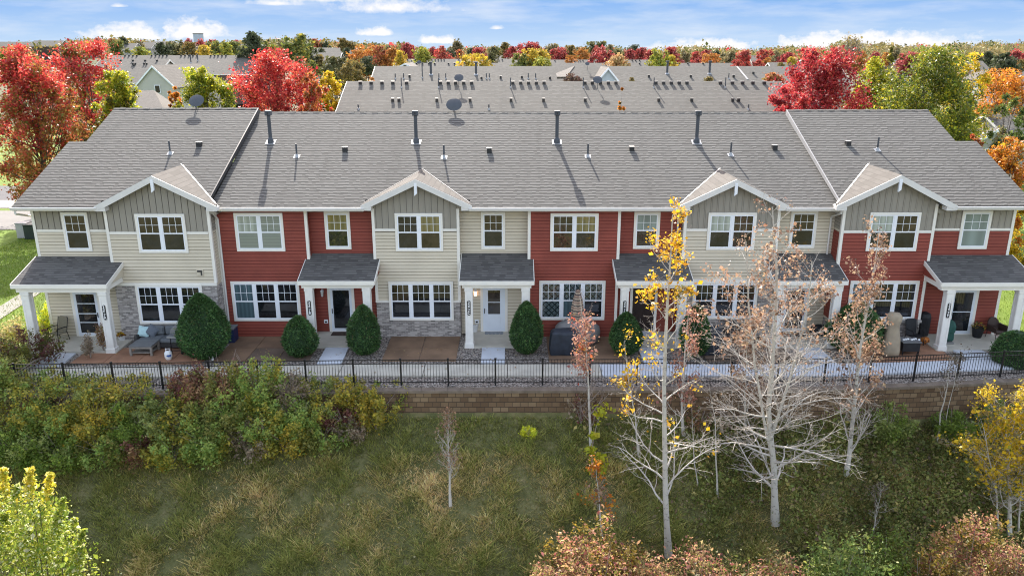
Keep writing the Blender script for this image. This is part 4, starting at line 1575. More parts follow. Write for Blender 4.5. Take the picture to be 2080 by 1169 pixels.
make_shrub(332, 952, 22, 940, 'gold', 'tiny bright yellow plant alone in the rough grass', name='small_plant', cat='plant', base=on_ground(332, 955))
make_shrub(1073, 888, 30, 868, 'vine', 'small lime green plant near the wall in the open grass', name='small_plant', cat='plant', base=on_ground(1073, 890))

# ---- grass and weeds on the bank
def bank_points(n, rg, x0f, x1f, ylo=-15.2):
    x = rg.uniform(-1, 1, n * 2)
    y = rg.uniform(ylo, -6.2, n * 2)
    half = (y - CAM_Y) * .68 + 4.5
    x = x * half
    keep = (x > x0f) & (x < x1f)
    x, y = x[keep][:n], y[keep][:n]
    w = np.interp(x, [a for a, _ in WL], [b for _, b in WL])
    keep = y < w - .25
    x, y = x[keep], y[keep]
    z = np.array([gz(a, b) for a, b in zip(x, y)])
    return np.stack([x, y, z], 1)


def blades(name, pts, cols, hlo, hhi, wid, rg, lean=1.1, hmul=None):
    n = len(pts)
    a = rg.uniform(0, 2 * np.pi, n) + .9 * fbm(pts[:, 0], pts[:, 1], .7, 5)
    d = np.stack([np.cos(a), np.sin(a), np.zeros(n)], 1)
    h = rg.uniform(hlo, hhi, n)
    if hmul is not None:
        h = h * hmul
    ln = rg.uniform(.3, 1, n) * lean
    sd = np.stack([-np.sin(a), np.cos(a), np.zeros(n)], 1) * (wid * rg.uniform(.7, 1.4, n))[:, None]
    b = pts.copy()
    b[:, 2] -= .02
    tip = pts + d * (h * ln)[:, None]
    tip[:, 2] += h
    v = np.stack([b - sd, b + sd, tip + sd * .35, tip - sd * .35], 1)
    return quads(name, v, cols, M['blade'])


gp = bank_points(320000, RG, -60, 60)
f1 = fbm(gp[:, 0], gp[:, 1], .55, 1)
f2 = fbm(gp[:, 0], gp[:, 1], 1.3, 2)
nG = len(gp)
cg = pick(RG, nG, [((.185, .205, .060), 3), ((.24, .245, .085), 2), ((.13, .16, .045), 1)])
co_ = pick(RG, nG, [((.33, .29, .125), 3), ((.42, .35, .18), 2), ((.26, .235, .09), 2)])
ct = pick(RG, nG, [((.52, .41, .24), 3), ((.40, .31, .19), 2), ((.62, .50, .31), 1)])
near_wall = gp[:, 1] > np.interp(gp[:, 0], [a for a, _ in WL], [b for _, b in WL]) - 1.6
sel = f1 + .8 * f2 + RG.normal(size=nG) * .45 - 1.1 * near_wall
cg, co_, ct = np.clip(cg * 1.2, 0, .8), np.clip(co_ * 1.2, 0, .8), np.clip(ct * 1.25, 0, .8)
cc = np.where((sel < .15)[:, None], cg, np.where((sel < 1.05)[:, None], co_, ct))
tuft = np.clip(1.0 + 1.1 * fbm(gp[:, 0], gp[:, 1], 2.6, 41) + .7 * fbm(gp[:, 0], gp[:, 1], 5.5, 42), 0.62, 2.4)
cc = np.clip(cc * (.86 + .21 * tuft)[:, None] * np.array([1.06, 1.0, .80]), 0, .85)
tag(blades('grass', gp, cc, .055, .15, .014, RG, 2.0, tuft), 'rough matted green and straw coloured grass on the bank', 'grass', kind='stuff')
# leafy weeds thicken towards the right and the lower edge
wp = bank_points(150000, RG, 2.0, 60)
fw = fbm(wp[:, 0], wp[:, 1], .6, 9) + (wp[:, 0] - 8.5) * .28 + RG.normal(size=len(wp)) * .5
wp = wp[fw > .1]
wp[:, 2] += RG.uniform(.02, .50, len(wp)) * np.clip(1 + .9 * fbm(wp[:, 0], wp[:, 1], 1.3, 3), .2, 2)
cw = pick(RG, len(wp), [((.13, .16, .042), 4), ((.185, .205, .055), 3), ((.24, .22, .07), 2), ((.20, .145, .085), 1.5), ((.36, .31, .12), .6)], .25)
cw = np.clip(cw * (1.25 + .5 * fbm(wp[:, 0], wp[:, 1], 1.9, 31))[:, None], 0, .8)
tag(crown_mesh('weeds', wp, cw, .105, M['leaf'], None, up=.3), 'low tangled green and brown weeds covering the right of the bank', 'weeds', kind='stuff')
# fallen leaves
fp = bank_points(2600, RG, -60, 60)
fp[:, 2] += .16
tag(crown_mesh('fallen_leaves', fp, pick(RG, len(fp), [((.42, .34, .16), 3), ((.5, .42, .25), 2), ((.3, .2, .1), 1)]), .06, M['leaf']), 'scattered pale fallen leaves on the rough grass', 'leaves', kind='stuff')
lp = np.stack([RG.uniform(-20.5, 22, 900), -RG.uniform(0, 1, 900) ** 1.3 * 3.6 - 2.1, np.full(900, -.115)], 1)
lv = leaf_verts(RG, lp, .07, .7)
lv[:, :, 2] = -.125 + RG.uniform(0, .03, (len(lp), 4)) - .05 * (lp[:, 1] < -10)[:, None]
tag(quads('fallen_leaves', lv, pick(RG, 900, [((.36, .25, .10), 3), ((.28, .15, .07), 2), ((.45, .36, .15), 1)]), M['leaf']), 'few dry leaves blown over the patios and the front path', 'leaves', kind='stuff')
# sunlit turf left of the building and at the right end
n = 42000
tx = np.concatenate([RG.uniform(-34, -21.2, n), RG.uniform(22.3, 30, n // 4)])
ty = np.concatenate([RG.uniform(-6.0, 20, n), RG.uniform(-3.5, 14, n // 4)])
tp = np.stack([tx, ty, np.full(len(tx), -.215)], 1)
tag(blades('turf_grass', tp, pick(RG, len(tp), [((.15, .23, .018), 3), ((.20, .27, .025), 2), ((.10, .16, .016), 2), ((.25, .25, .07), .7)]), .03, .11, .012, RG, .8), 'bright mown grass beside the end houses', 'grass', kind='stuff')

# ------------------------------------------------------------------ aspens and saplings on the bank
def grow(mb, pts, r0, r1, level, maxl, n, lenf, tips, rise, t0=.12, spread=(.55, 1.0), rn=RN, kink=.30):
    k = len(pts)
    rr = [r0 + (r1 - r0) * i / (k - 1) for i in range(k)]
    if level == 0:
        rr[0] *= 1.35
    mb.cur = min(level, 2)
    mb.tube(pts, rr, (9, 5, 4, 3)[level], False)
    if level == maxl:
        tips.extend(pts[1:])
        return
    for i in range(n):
        t = t0 + (1 - t0) * ((i + rn.uniform(.1, .9)) / n)
        f = t * (k - 1)
        j = min(k - 2, int(f))
        p = pts[j].lerp(pts[j + 1], f - j)
        d = (pts[j + 1] - pts[j]).normalized()
        L = lenf(t) * rn.uniform(.6, 1.15)
        a = rn.uniform(0, 2 * math.pi)
        side = Vector((math.cos(a), math.sin(a), 0))
        side = (side - d * side.dot(d))
        side = side.normalized() if side.length > 1e-3 else Vector((1, 0, 0))
        sp = rn.uniform(*spread)
        dirv = (side * sp + d * (1 - sp * .55)).normalized()
        q = [p]
        m = 5 if level == 0 else 4
        cur = p
        for s in range(1, m + 1):
            dirv = (dirv + Vector((rn.uniform(-kink, kink), rn.uniform(-kink, kink), rn.uniform(-.5, .8) * kink + rise))).normalized()
            cur = cur + dirv * (L / m)
            q.append(cur)
        rb = max(.0035, (r0 + (r1 - r0) * t) * (.42 if level == 0 else .55))
        lf = (lambda u, L=L: L * (.55 - .3 * u))
        grow(mb, q, rb, max(.0025, rb * .2), level + 1, maxl, max(3, int(L * (5.0 if level == 0 else 3.4))), lf, tips, rise * .8, .2, (.6, 1.0), rn)


def px_path(base, pix):
    """a stem standing at base whose bends are seen at the given pixels"""
    out = [base]
    for px, py in pix:
        out.append(at_y(px, py, base.y))
    res = [out[0]]
    for a, b in zip(out, out[1:]):
        for s in (.5, 1):
            q = a.lerp(b, s)
            res.append(q + Vector((RN.uniform(-.02, .02), RN.uniform(-.05, .05), 0)))
    return res


def slender_tree(label, name, stems, r0, nbr, lenf, leafz, pal, leaf, nleaf, group=None, rise=.10, maxl=3, spread=(.5, .95), bark_m='bark_pale', twig='bark_white', extra=None, t0=.1, cat='tree'):
    """stems: list of (base px, [path px...]); leafz(t, rnd) = chance that a twig at height t keeps leaves"""
    base = on_ground(*stems[0][0]) if not isinstance(stems[0][0], Vector) else stems[0][0]
    t = thing(name, base, label, cat, group)
    mb = MB().use(M[bark_m])
    mb.mats = [M[bark_m], M[twig], M['bark_fine' if twig == 'bark_white' else twig]]
    tips = []
    zmin, zmax = base.z, base.z
    for k, (b, path) in enumerate(stems):
        p = px_path(base if k == 0 else (at_y(b[0], b[1], base.y) if isinstance(b, tuple) else base + Vector((b, RN.uniform(-.1, .25), -.05))), path)
        zmax = max(zmax, p[-1].z)
        trunk = MB()
        n0 = len(mb.f)
        grow(mb, p, r0 * (1 if k == 0 else .45), r0 * .12, 0, maxl, int(nbr * (1 if k == 0 else .7)), lenf, tips, rise, t0, spread)
    mb.build('trunk', None, t, smooth=True)
    tips = np.array([tuple(q - base) for q in tips])
    tt = tips[:, 2] / (zmax - zmin)
    pr = np.array([leafz(a) for a in tt])
    pr = np.clip(pr, 0, 1)
    if pr.sum() > 0:
        # whole sprays keep or lose their leaves together
        cell = np.floor(tips / .38).astype(int)
        keyv = (np.abs(cell @ np.array([73856093, 19349663, 83492791])) % 1000) / 1000
        wgt = np.where(keyv < pr, pr + .02, 0)
        if wgt.sum() > 0:
            k = RG.choice(len(tips), nleaf, p=wgt / wgt.sum())
            pts = tips[k] + RG.normal(size=(nleaf, 3)) * .10
            cols = pick(RG, nleaf, P[pal], .2)
            if extra:
                ex = keyv[k] < extra[1] * 1.0
                cols = np.where(ex[:, None], pick(RG, nleaf, P[extra[0]], .2), cols)
            crown_mesh('crown', pts, cols, leaf, M['leaf'], t, aspect=.8)
    return t


ASP = 'pale barked aspens on the bank'
slender_tree('tall white barked aspen, bare below, yellow leaves at its top', 'aspen_tree', [((1358, 1130), [(1352, 1000), (1349, 850), (1352, 700), (1360, 560), (1366, 435)])], .112, 34,
             lambda t: 2.3 * (1 - t) ** .8 + .5, lambda t: .55 if t > .80 else (.24 if t > .48 else (.08 if t > .3 else 0)), 'goldleaf', .095, 1500, ASP, extra=('tan', .02), rise=.04, spread=(.72, 1.0), t0=.14)
slender_tree('great pale aspen with a dense web of bare branches and brown leaves on top', 'aspen_tree',
             [((1575, 1065), [(1571, 950), (1562, 830), (1572, 700), (1578, 560), (1568, 420)]), ((1566, 885), [(1592, 810), (1620, 720), (1640, 620), (1650, 530)]), ((1569, 920), [(1550, 850), (1534, 740), (1522, 620), (1516, 490)])], .130, 42,
             lambda t: 2.9 * (1 - t) ** .75 + .55, lambda t: .62 if t > .64 else (.22 if t > .5 else (.04 if t > .35 else 0)), 'brownleaf', .085, 3000, ASP, rise=-.005, spread=(.75, 1.0), t0=.10)
slender_tree('leaning aspen full of small brown leaves before the right end patio', 'aspen_tree', [((1718, 965), [(1727, 890), (1738, 790), (1748, 700), (1768, 590), (1786, 470)])], .092, 34,
             lambda t: 1.9 * (1 - t) ** .6 + .45, lambda t: .6 if t > .36 else .03, 'brownleaf', .085, 3000, ASP, rise=.14, spread=(.4, .85))
slender_tree('slim pinkish leaved sapling before the covered table, a few leaves scarlet', 'sapling_tree', [((1200, 905), [(1197, 820), (1193, 760), (1190, 690), (1178, 600)])], .055, 24,
             lambda t: 1.0 * (1 - t) ** .6 + .35, lambda t: .9 if .48 < t < .9 else (.2 if t >= .9 else .04), 'pinkleaf', .08, 1200, None, rise=.16, extra=('redorange', .07), bark_m='bark_white', twig='bark_twig')
slender_tree('orange leaved sapling rising behind the wine red bush', 'sapling_tree', [((1222, 1095), [(1218, 1030), (1214, 985), (1210, 945)])], .035, 16,
             lambda t: .7 * (1 - t) ** .5 + .2, lambda t: .8 if t > .25 else .2, 'orange', .085, 520, None, rise=.2, bark_m='bark_white', twig='bark_twig', extra=('brownleaf', .3))
slender_tree('small grey sapling almost bare in the open grass', 'sapling_tree', [((915, 1028), [(914, 960), (911, 900), (911, 842)])], .05, 30,
             lambda t: 1.25 * (1 - t) ** .8 + .2, lambda t: .3 + .4 * t, 'brownleaf', .055, 800, None, rise=.16, spread=(.4, .75), bark_m='bark_white', twig='bark_white', t0=.2)
slender_tree('pair of thin pale saplings by the wall at the right', 'sapling_tree', [((1902, 902), [(1912, 840), (1922, 790), (1930, 735)]), (.28, [(1926, 830), (1938, 780), (1945, 730)])], .038, 10,
             lambda t: .6, lambda t: .5 if t > .7 else .02, 'dry', .06, 420, None, rise=.22, t0=.5, spread=(.3, .7))
slender_tree('yellow birch with several bare pale stems at the right edge', 'birch_tree',
             [((2050, 1090), [(2052, 1000), (2046, 900), (2040, 815)]), (.35, [(2075, 1000), (2085, 900), (2092, 800)]), (-.3, [(2025, 1000), (2008, 930), (2000, 870)]), (.8, [(2100, 1000), (2130, 900), (2140, 800)])], .075, 26,
             lambda t: 1.55 * (1 - t) ** .5 + .5, lambda t: .85 if t > .38 else (.25 if t > .22 else .02), 'yellow', .09, 8500, None, rise=.1, extra=('tan', .18), t0=.16)
slender_tree('thin bare pole sapling between the two big aspens', 'sapling_tree', [((1457, 1008), [(1455, 930), (1453, 850), (1440, 780)])], .035, 8, lambda t: .6, lambda t: .2 if t > .6 else 0, 'dry', .06, 120, None, t0=.45)
slender_tree('short bare stick sapling right of the tall yellow topped aspen', 'sapling_tree', [((1418, 988), [(1410, 940), (1407, 880), (1405, 830)])], .025, 6, lambda t: .5, lambda t: .1 if t > .6 else 0, 'dry', .06, 60, None, t0=.5)
slender_tree('brownish sapling close behind the yellow topped aspen', 'sapling_tree', [((1388, 885), [(1386, 810), (1392, 720), (1398, 640)])], .06, 22, lambda t: .95 * (1 - t) ** .5 + .35, lambda t: .6 if t > .3 else .05, 'pinkleaf', .08, 1300, None, rise=.14, bark_m='bark_white')
slender_tree('thin sapling with a few yellow leaves before the dark door evergreen', 'sapling_tree', [((1298, 930), [(1290, 850), (1275, 770), (1268, 690)])], .04, 14, lambda t: .75 * (1 - t) ** .5 + .3, lambda t: .5 if t > .6 else .06, 'goldleaf', .09, 330, None, rise=.16, bark_m='bark_white')
slender_tree('small bare branching sapling in the weeds near the lower right', 'sapling_tree', [((1772, 1085), [(1780, 1040), (1790, 1000)])], .025, 12, lambda t: .7, lambda t: .4 if t > .6 else .02, 'dry', .06, 160, None, rise=.1)
slender_tree('brown leaved sapling at the wall foot behind the great pale aspen', 'sapling_tree', [((1515, 885), [(1512, 800), (1516, 720), (1512, 640)])], .05, 24, lambda t: 1.0 * (1 - t) ** .5 + .4, lambda t: .6 if t > .35 else .05, 'brownleaf', .085, 2000, None, rise=.12, bark_m='bark_white')
# vine climbing the slim sapling
vb = on_ground(1206, 960)
t = thing('climbing_vine', vb, 'lime yellow vine hanging on the slim pinkish sapling', 'vine')
vp = []
for px, py, s, n_ in ((1222, 835, .30, 90), (1205, 885, .14, 60), (1200, 915, .16, 90), (1216, 935, .22, 160), (1224, 955, .16, 80), (1196, 955, .12, 40)):
    q = np.array(tuple(at_y(px, py, vb.y) - vb))
    vp.append(q + RG.normal(size=(n_, 3)) * s * .55)
vp = np.concatenate(vp)
crown_mesh('foliage', vp, pick(RG, len(vp), P['vine']), .13, M['leaf'], t, aspect=.95)
sv = MB().use(M['bark_twig'])
sv.tube([vb, at_y(1202, 915, vb.y), at_y(1210, 870, vb.y), at_y(1222, 832, vb.y)], .012, 4)
sv.build('stems', None, t)

# ---- bushes and trees close to the camera
def near_bush(px, pyt, wpx, y, pal, label, name='bush', n=5000, leaf=.095, mix=None, deep=1.0, spires=14, group=None):
    top = at_y(px, pyt, y)
    bz = gz(top.x, y)
    base = Vector((top.x, y, bz))
    h = top.z - bz
    zc = (y - CAM_Y) * CT + (CAM_Z - top.z) * ST
    w = wpx / FPX * zc / 2
    t = thing(name, base, label, 'bush', group)
    nc = int(60 + 40 * w)
    d = unit(RG.normal(size=(nc, 3)))
    d[:, 2] = np.abs(d[:, 2])
    cen = d * np.array([w, w * deep, h * .62]) * (RG.uniform(.15, 1, nc) ** .4 * np.clip(lobes(RG, d, .12), .7, 1.1))[:, None] + np.array([0, 0, h * .36])
    idx = np.repeat(np.arange(nc), n // nc)
    pts = cen[idx] + RG.normal(size=(len(idx), 3)) * np.array([.15, .15, .2])
    cols = pick(RG, len(pts), P[pal], .2)
    hue = RG.uniform(.75, 1.3, nc)[idx]
    cols = np.clip(cols * hue[:, None], 0, .9)
    if mix:
        k2 = RG.uniform(0, 1, idx.max() + 1)[idx] < mix[1]
        cols = np.where(k2[:, None], pick(RG, len(pts), P[mix[0]], .2), cols)
    if pal in ('fresh', 'green', 'olive', 'sage'):
        cols = np.clip(cols * 1.6, 0, .8)
    crown_mesh('foliage', pts, cols, leaf, M['leaf'], t, aspect=.5, up=.15)
    st = MB().use(M['bark_twig'])
    for k in range(22):
        a, rr = RN.uniform(0, 6.28), RN.uniform(.1, .95) * w
        tip = Vector((rr * math.cos(a), rr * math.sin(a) * deep, h * RN.uniform(.6, .98) * (1 - .3 * (rr / w) ** 2)))
        st.tube([base, base + Vector((tip.x * .35, tip.y * .35, tip.z * .55)), base + tip], [.025, .015, .005], 4, False)
    st.build('stems', None, t)


near_bush(1222, 1072, 270, -13.6, 'wine', 'large wine red and gold bush at the lower edge, left of the aspen foot', n=14450, mix=('oldgold', .3))
near_bush(1420, 1122, 190, -13.9, 'wine', 'low reddish bush at the lower edge, at the tall aspen foot', n=7140, mix=('tan', .3))
near_bush(1530, 1130, 150, -14.2, 'wine', 'low red and tan bush at the lower edge below the great pale aspen', n=5440, mix=('olive', .25))
near_bush(1130, 1130, 120, -14.2, 'wine', 'small pink red bush at the lower edge, outermost left of the red bushes', n=4420, mix=('tan', .25))
near_bush(1990, 1060, 250, -13.4, 'wine', 'big wine red bush in the lower right corner under the yellow birch', n=14450, mix=('oldgold', .4))
near_bush(1710, 1092, 170, -13.8, 'fresh', 'bright green bush at the lower edge right of the great aspen', n=8160, mix=('sage', .4))
near_bush(1820, 1068, 150, -13.2, 'green', 'deep green bush beside the big wine red bush', n=7820, mix=('olive', .3))
near_bush(1640, 1128, 120, -14.2, 'olive', 'small olive bush at the lower edge among the weeds', n=4420, mix=('wine', .3))
near_bush(1330, 1118, 150, -13.9, 'wine', 'reddish gold bush at the lower edge touching the large wine red bush', n=6000, mix=('tan', .35))
near_bush(1590, 1124, 120, -14.0, 'tan', 'tan and red bush at the lower edge left of the small olive bush', n=4500, mix=('wine', .4))
near_bush(1765, 1112, 140, -14.0, 'sage', 'grey-green bush at the lower edge between the bright green and deep green bushes', n=5000, mix=('fresh', .4))
near_bush(1905, 1096, 130, -13.8, 'oldgold', 'golden brown bush at the lower edge left of the big wine red bush', n=5000, mix=('wine', .35))
near_bush(2075, 1078, 130, -13.8, 'wine', 'reddish bush in the extreme lower right corner', n=5000, mix=('tan', .3))
near_bush(205, 1150, 70, -15.6, 'sage', 'small grey-green seedling bush right of the sunny yellow-green tree', n=1190)

# sunny tree in the lower left corner
yb = -16.2
tb = at_y(52, 965, yb)
base = Vector((tb.x - .25, yb, gz(tb.x, yb)))
t = thing('yellow_green_tree', base, 'sunlit lime and yellow tree in the lower left corner', 'tree')
pts, cols = [], []
for px, pyt, wid, pyb, pal in ((62, 952, .24, 1130, 'limegold'), (8, 950, .22, 1120, 'limegold'), (102, 962, .20, 1120, 'limegold'), (35, 985, .24, 1120, 'limetree'), (84, 1000, .25, 1140, 'limetree'), (128, 1012, .22, 1140, 'limetree'), (150, 1052, .22, 1160, 'limetree'),
                            (170, 1075, .18, 1190, 'limetree'), (118, 1040, .3, 1170, 'limetree'), (60, 1040, .4, 1180, 'limetree'), (10, 1040, .4, 1180, 'limetree'), (-40, 985, .35, 1150, 'limetree'), (-80, 1020, .4, 1180, 'limetree'), (168, 1115, .2, 1220, 'limetree'), (-20, 960, .22, 1100, 'limegold')):
    yo = yb + RN.uniform(-.9, .7)
    a, b = at_y(px, pyt, yo), at_y(px * .75 + 5, pyb, yo)
    n = int(720 * max(.5, (a - b).length / 2))
    u = RG.uniform(0, 1, n) ** 1.3
    c = np.array(a)[None] * (1 - u)[:, None] + np.array(b)[None] * u[:, None]
    p = c + RG.normal(size=(n, 3)) * (wid * (.16 + .95 * u))[:, None] * np.array([1, 1, .5])
    pts.append(p - np.array(base))
    tip = u + RG.normal(size=n) * .12 < .30
    cols.append(np.where(tip[:, None], pick(RG, n, P[pal]), pick(RG, n, P['limetree'])))
p2, i2, c2 = crown_points(RG, 1.2, at_y(60, 1050, yb).z - base.z, 1.75, 50, 90, 'oval')
pts.append(p2)
cols.append(pick(RG, len(p2), P['limetree']))
pts, cols = np.concatenate(pts), np.concatenate(cols)
crown_mesh('crown', pts, cols, .095, M['leaf'], t, aspect=.6)
tm = MB().use(M['bark'])
trunk_mesh(RN, tm, 4.5, .11, [tuple(q) for q in pts[::700]])
o = tm.build('trunk', None, None, smooth=True)
o.parent = t

# ------------------------------------------------------------------ furniture on the porches and patios
M['fabric'] = mat('grey_cushion', (.115, .125, .135), .9, var=.12, scale=9)
M['pillow'] = mat('slate_pillow', (.11, .125, .15), .9, var=.1, scale=9)
M['teal'] = mat('pale_teal_cloth', (.40, .56, .58), .9, var=.08, scale=9)
M['wicker'] = mat('dark_wicker', (.045, .042, .042), .8, var=.3, scale=60)
M['brownwicker'] = mat('brown_wicker', (.040, .022, .018), .7, var=.35, scale=70)
M['greywood'] = mat('grey_wood', (.23, .205, .18), .8, var=.2, scale=7)
M['greytop'] = mat('grey_table_top', (.13, .135, .14), .6, var=.12, scale=6)
M['black'] = mat('black_cover', (.012, .013, .016), .6, var=.4, scale=5, bump=.5, bscale=5)
M['navycover'] = mat('blue_black_cover', (.018, .024, .036), .55, var=.3, scale=4, bump=.4, bscale=4)
M['tancover'] = mat('tan_cover', (.30, .245, .175), .85, var=.15, scale=3, bump=.5, bscale=7)
M['greycover'] = mat('grey_cover', (.21, .205, .20), .8, var=.12, scale=3, bump=.4, bscale=6)
M['greencover'] = mat('green_cover', (.018, .075, .060), .7, var=.2, scale=3, bump=.5, bscale=8)
M['sling'] = mat('sling_fabric', (.16, .145, .105), .85, var=.15, scale=20)
M['white'] = mat('white_enamel', (.74, .75, .76), .35, var=.03)
M['blue'] = mat('blue_label', (.03, .10, .36), .5)
M['navy'] = mat('navy_bin', (.012, .022, .075), .5)
M['steel'] = mat('brushed_steel', (.42, .43, .44), .35, .8)
M['potwhite'] = mat('white_pot', (.60, .60, .60), .5, var=.06)
M['pumpkin'] = mat('pumpkin_orange', (.50, .17, .035), .6, var=.2, scale=8)
M['mat_brown'] = mat('brown_mat', (.055, .035, .026), .95, var=.3, scale=30)
M['mat_grey'] = mat('grey_mat', (.22, .24, .26), .95, var=.3, scale=30)
M['yellowflower'] = mat('yellow_flower', (.65, .42, .02), .8)
GZ_ = -.165


def soft_box(b, x0, x1, y0, y1, z0, z1):
    b.box(x0, x1, y0, y1, z0, z1, min(x1 - x0, y1 - y0, z1 - z0) * .28)


# sofa
s = thing('patio_sofa', (-15.35, -1.75, GZ_), 'grey cushioned outdoor sofa under the left end window', 'sofa')
x0, x1, yb_, yf = -16.45, -14.2, -1.22, -2.12
b = MB().use(M['wicker'])
b.box(x0, x1, yf, yb_, GZ_ + .06, GZ_ + .26, .02)
b.box(x0, x1, yb_ - .14, yb_, GZ_ + .26, GZ_ + .74, .03)
b.box(x0, x0 + .14, yf, yb_ - .14, GZ_ + .26, GZ_ + .60, .03)
b.box(x1 - .14, x1, yf, yb_ - .14, GZ_ + .26, GZ_ + .60, .03)
for x in (x0 + .06, x1 - .06):
    for y in (yf + .06, yb_ - .06):
        b.box(x - .03, x + .03, y - .03, y + .03, GZ_, GZ_ + .06)
b.build('frame', None, s)
for k in range(2):
    a, c = x0 + .15 + k * .98, x0 + .15 + (k + 1) * .97
    b = MB().use(M['fabric'])
    soft_box(b, a, c, yf - .03, yb_ - .14, GZ_ + .27, GZ_ + .45)
    b.build('seat_cushion', None, s)
    b = MB().use(M['fabric'])
    soft_box(b, a + .02, c - .02, yb_ - .36, yb_ - .14, GZ_ + .46, GZ_ + .86)
    b.build('back_cushion', None, s)


def pillow(x, y, z, m, label, rot):
    b = MB().use(M[m])
    n = 10
    vs, fs = [], []
    for sgn in (1, -1):
        for i in range(n + 1):
            for j in range(n + 1):
                u, v = i / n * 2 - 1, j / n * 2 - 1
                th = .095 * (max(0, (1 - u * u) * (1 - v * v))) ** .45
                k = 1 - .10 * (1 - abs(u * v))
                vs.append((u * .24 * k, sgn * th, v * .24 * k))
    q = Quaternion((1, 0, 0), R(-22)) @ Quaternion((0, 1, 0), rot)
    vs = [tuple(Quaternion((0, 0, 1), R(18)) @ (q @ Vector(p)) + Vector((x, y, z))) for p in vs]
    for sgn in range(2):
        o_ = sgn * (n + 1) ** 2
        for i in range(n):
            for j in range(n):
                p = o_ + i * (n + 1) + j
                fs.append((p, p + 1, p + n + 2, p + n + 1))
    b.raw(vs, fs)
    return grounded(tag(b.build('throw_pillow', smooth=True), label, 'pillow'))


pillow(-16.16, -1.72, GZ_ + .68, 'teal', 'pale teal pillow against the sofa arm', R(14))
pillow(-15.82, -1.66, GZ_ + .68, 'pillow', 'slate grey pillow beside the teal one', R(40))
# coffee table
c = at_z(298, 716, GZ_)
tx0, tx1, ty0, ty1 = c.x - .55, c.x + .42, c.y - .38, c.y + .42
t = thing('coffee_table', (c.x, c.y, GZ_), 'low grey wooden table with a lower shelf on the terracotta patio', 'table')
b = MB().use(M['greytop']).box(tx0, tx1, ty0, ty1, GZ_ + .40, GZ_ + .45, .006)
b.build('table_top', None, t)
for x in (tx0 + .045, tx1 - .045):
    for y in (ty0 + .045, ty1 - .045):
        MB().use(M['greywood']).box(x - .045, x + .045, y - .045, y + .045, GZ_, GZ_ + .399, .004).build('leg', None, t)
b = MB().use(M['greywood']).box(tx0 + .05, tx1 - .05, ty0 + .05, ty1 - .05, GZ_ + .1, GZ_ + .13)
b.build('shelf', None, t)
b = MB().use(M['greywood'])
b.box(tx0 + .09, tx1 - .09, ty0 + .005, ty0 + .035, GZ_ + .32, GZ_ + .398)
b.box(tx0 + .09, tx1 - .09, ty1 - .035, ty1 - .005, GZ_ + .32, GZ_ + .398)
b.box(tx0 + .005, tx0 + .035, ty0 + .09, ty1 - .09, GZ_ + .32, GZ_ + .398)
b.box(tx1 - .035, tx1 - .005, ty0 + .09, ty1 - .09, GZ_ + .32, GZ_ + .398)
b.build('rail', None, t)
# gas grill, side shelf towards the fence
g = at_z(350, 722, GZ_)
t = thing('gas_grill', (g.x + .1, g.y + .5, GZ_), 'grey gas grill with a side shelf beside the largest evergreen', 'grill')
X, Y = g.x + .12, g.y + .55
b = MB().use(M['iron'])
for dx_, dy_ in ((-.22, -.35), (.22, -.35), (-.22, .45), (.22, .45)):
    b.tube([(X + dx_, Y + dy_, GZ_ + .06), (X + dx_ * .9, Y + dy_, GZ_ + .78)], .018, 6)
b.box(X - .22, X + .22, Y - .36, Y - .33, GZ_ + .14, GZ_ + .17)
b.box(X - .22, X + .22, Y + .43, Y + .46, GZ_ + .14, GZ_ + .17)
b.build('cart', None, t)
for dx_ in (-.24, .24):
    b = MB().use(M['ventblack'])
    b.tube([(X + dx_ - .02, Y - .36, GZ_ + .08), (X + dx_ + .03, Y - .36, GZ_ + .08)], .08, 12)
    b.build('wheel', None, t)
b = MB().use(M['greycover'])
b.prism([(X - .26, Y - .1, GZ_ + .78), (X - .30, Y - .1, GZ_ + .92), (X - .24, Y - .1, GZ_ + 1.06), (X - .05, Y - .1, GZ_ + 1.16), (X + .2, Y - .1, GZ_ + 1.12), (X + .3, Y - .1, GZ_ + .92), (X + .26, Y - .1, GZ_ + .78)], (0, .62, 0))
b.build('lid', None, t)
b = MB().use(M['greytop']).box(X - .27, X + .27, Y - .52, Y - .11, GZ_ + .82, GZ_ + .86, .008)
b.use(M['steel']).box(X - .27, X + .27, Y - .545, Y - .521, GZ_ + .78, GZ_ + .87, .006)
b.build('side_shelf', None, t)
# propane tank
p = at_z(342, 729, GZ_)
t = thing('propane_tank', (p.x, p.y + .05, GZ_), 'white propane tank with a blue mark under the grill shelf', 'gas tank')
b = MB().use(M['white'])
b.lathe((p.x, p.y + .05, GZ_), [(.12, 0), (.12, .03), (.14, .05), (.155, .10), (.155, .26), (.13, .32), (.07, .36), (.03, .37)], 20)
b.build('cylinder', None, t, smooth=True)
b = MB().use(M['white'])
b.tube([(p.x - .09, p.y + .05, GZ_ + .34), (p.x - .09, p.y + .05, GZ_ + .46), (p.x, p.y - .02, GZ_ + .47), (p.x + .09, p.y + .05, GZ_ + .46), (p.x + .09, p.y + .05, GZ_ + .34)], .016, 6)
b.use(M['ventblack']).lathe((p.x, p.y + .05, GZ_ + .37), [(.025, 0), (.03, .06), (.015, .08)], 8)
b.build('collar', None, t)
b = MB().use(M['blue'])
ring = [(p.x + .157 * math.cos(a), p.y + .05 + .157 * math.sin(a)) for a in np.linspace(R(-95), R(-20), 7)]
for i, ((xa, ya), (xb, yb2)) in enumerate(zip(ring, ring[1:])):
    d_ = .045 if 0 < i < 5 else .025
    b.face([(xa, ya, GZ_ + .18 - d_), (xb, yb2, GZ_ + .18 - d_), (xb, yb2, GZ_ + .18 + d_), (xa, ya, GZ_ + .18 + d_)])
b.build('blue_mark', None, t)


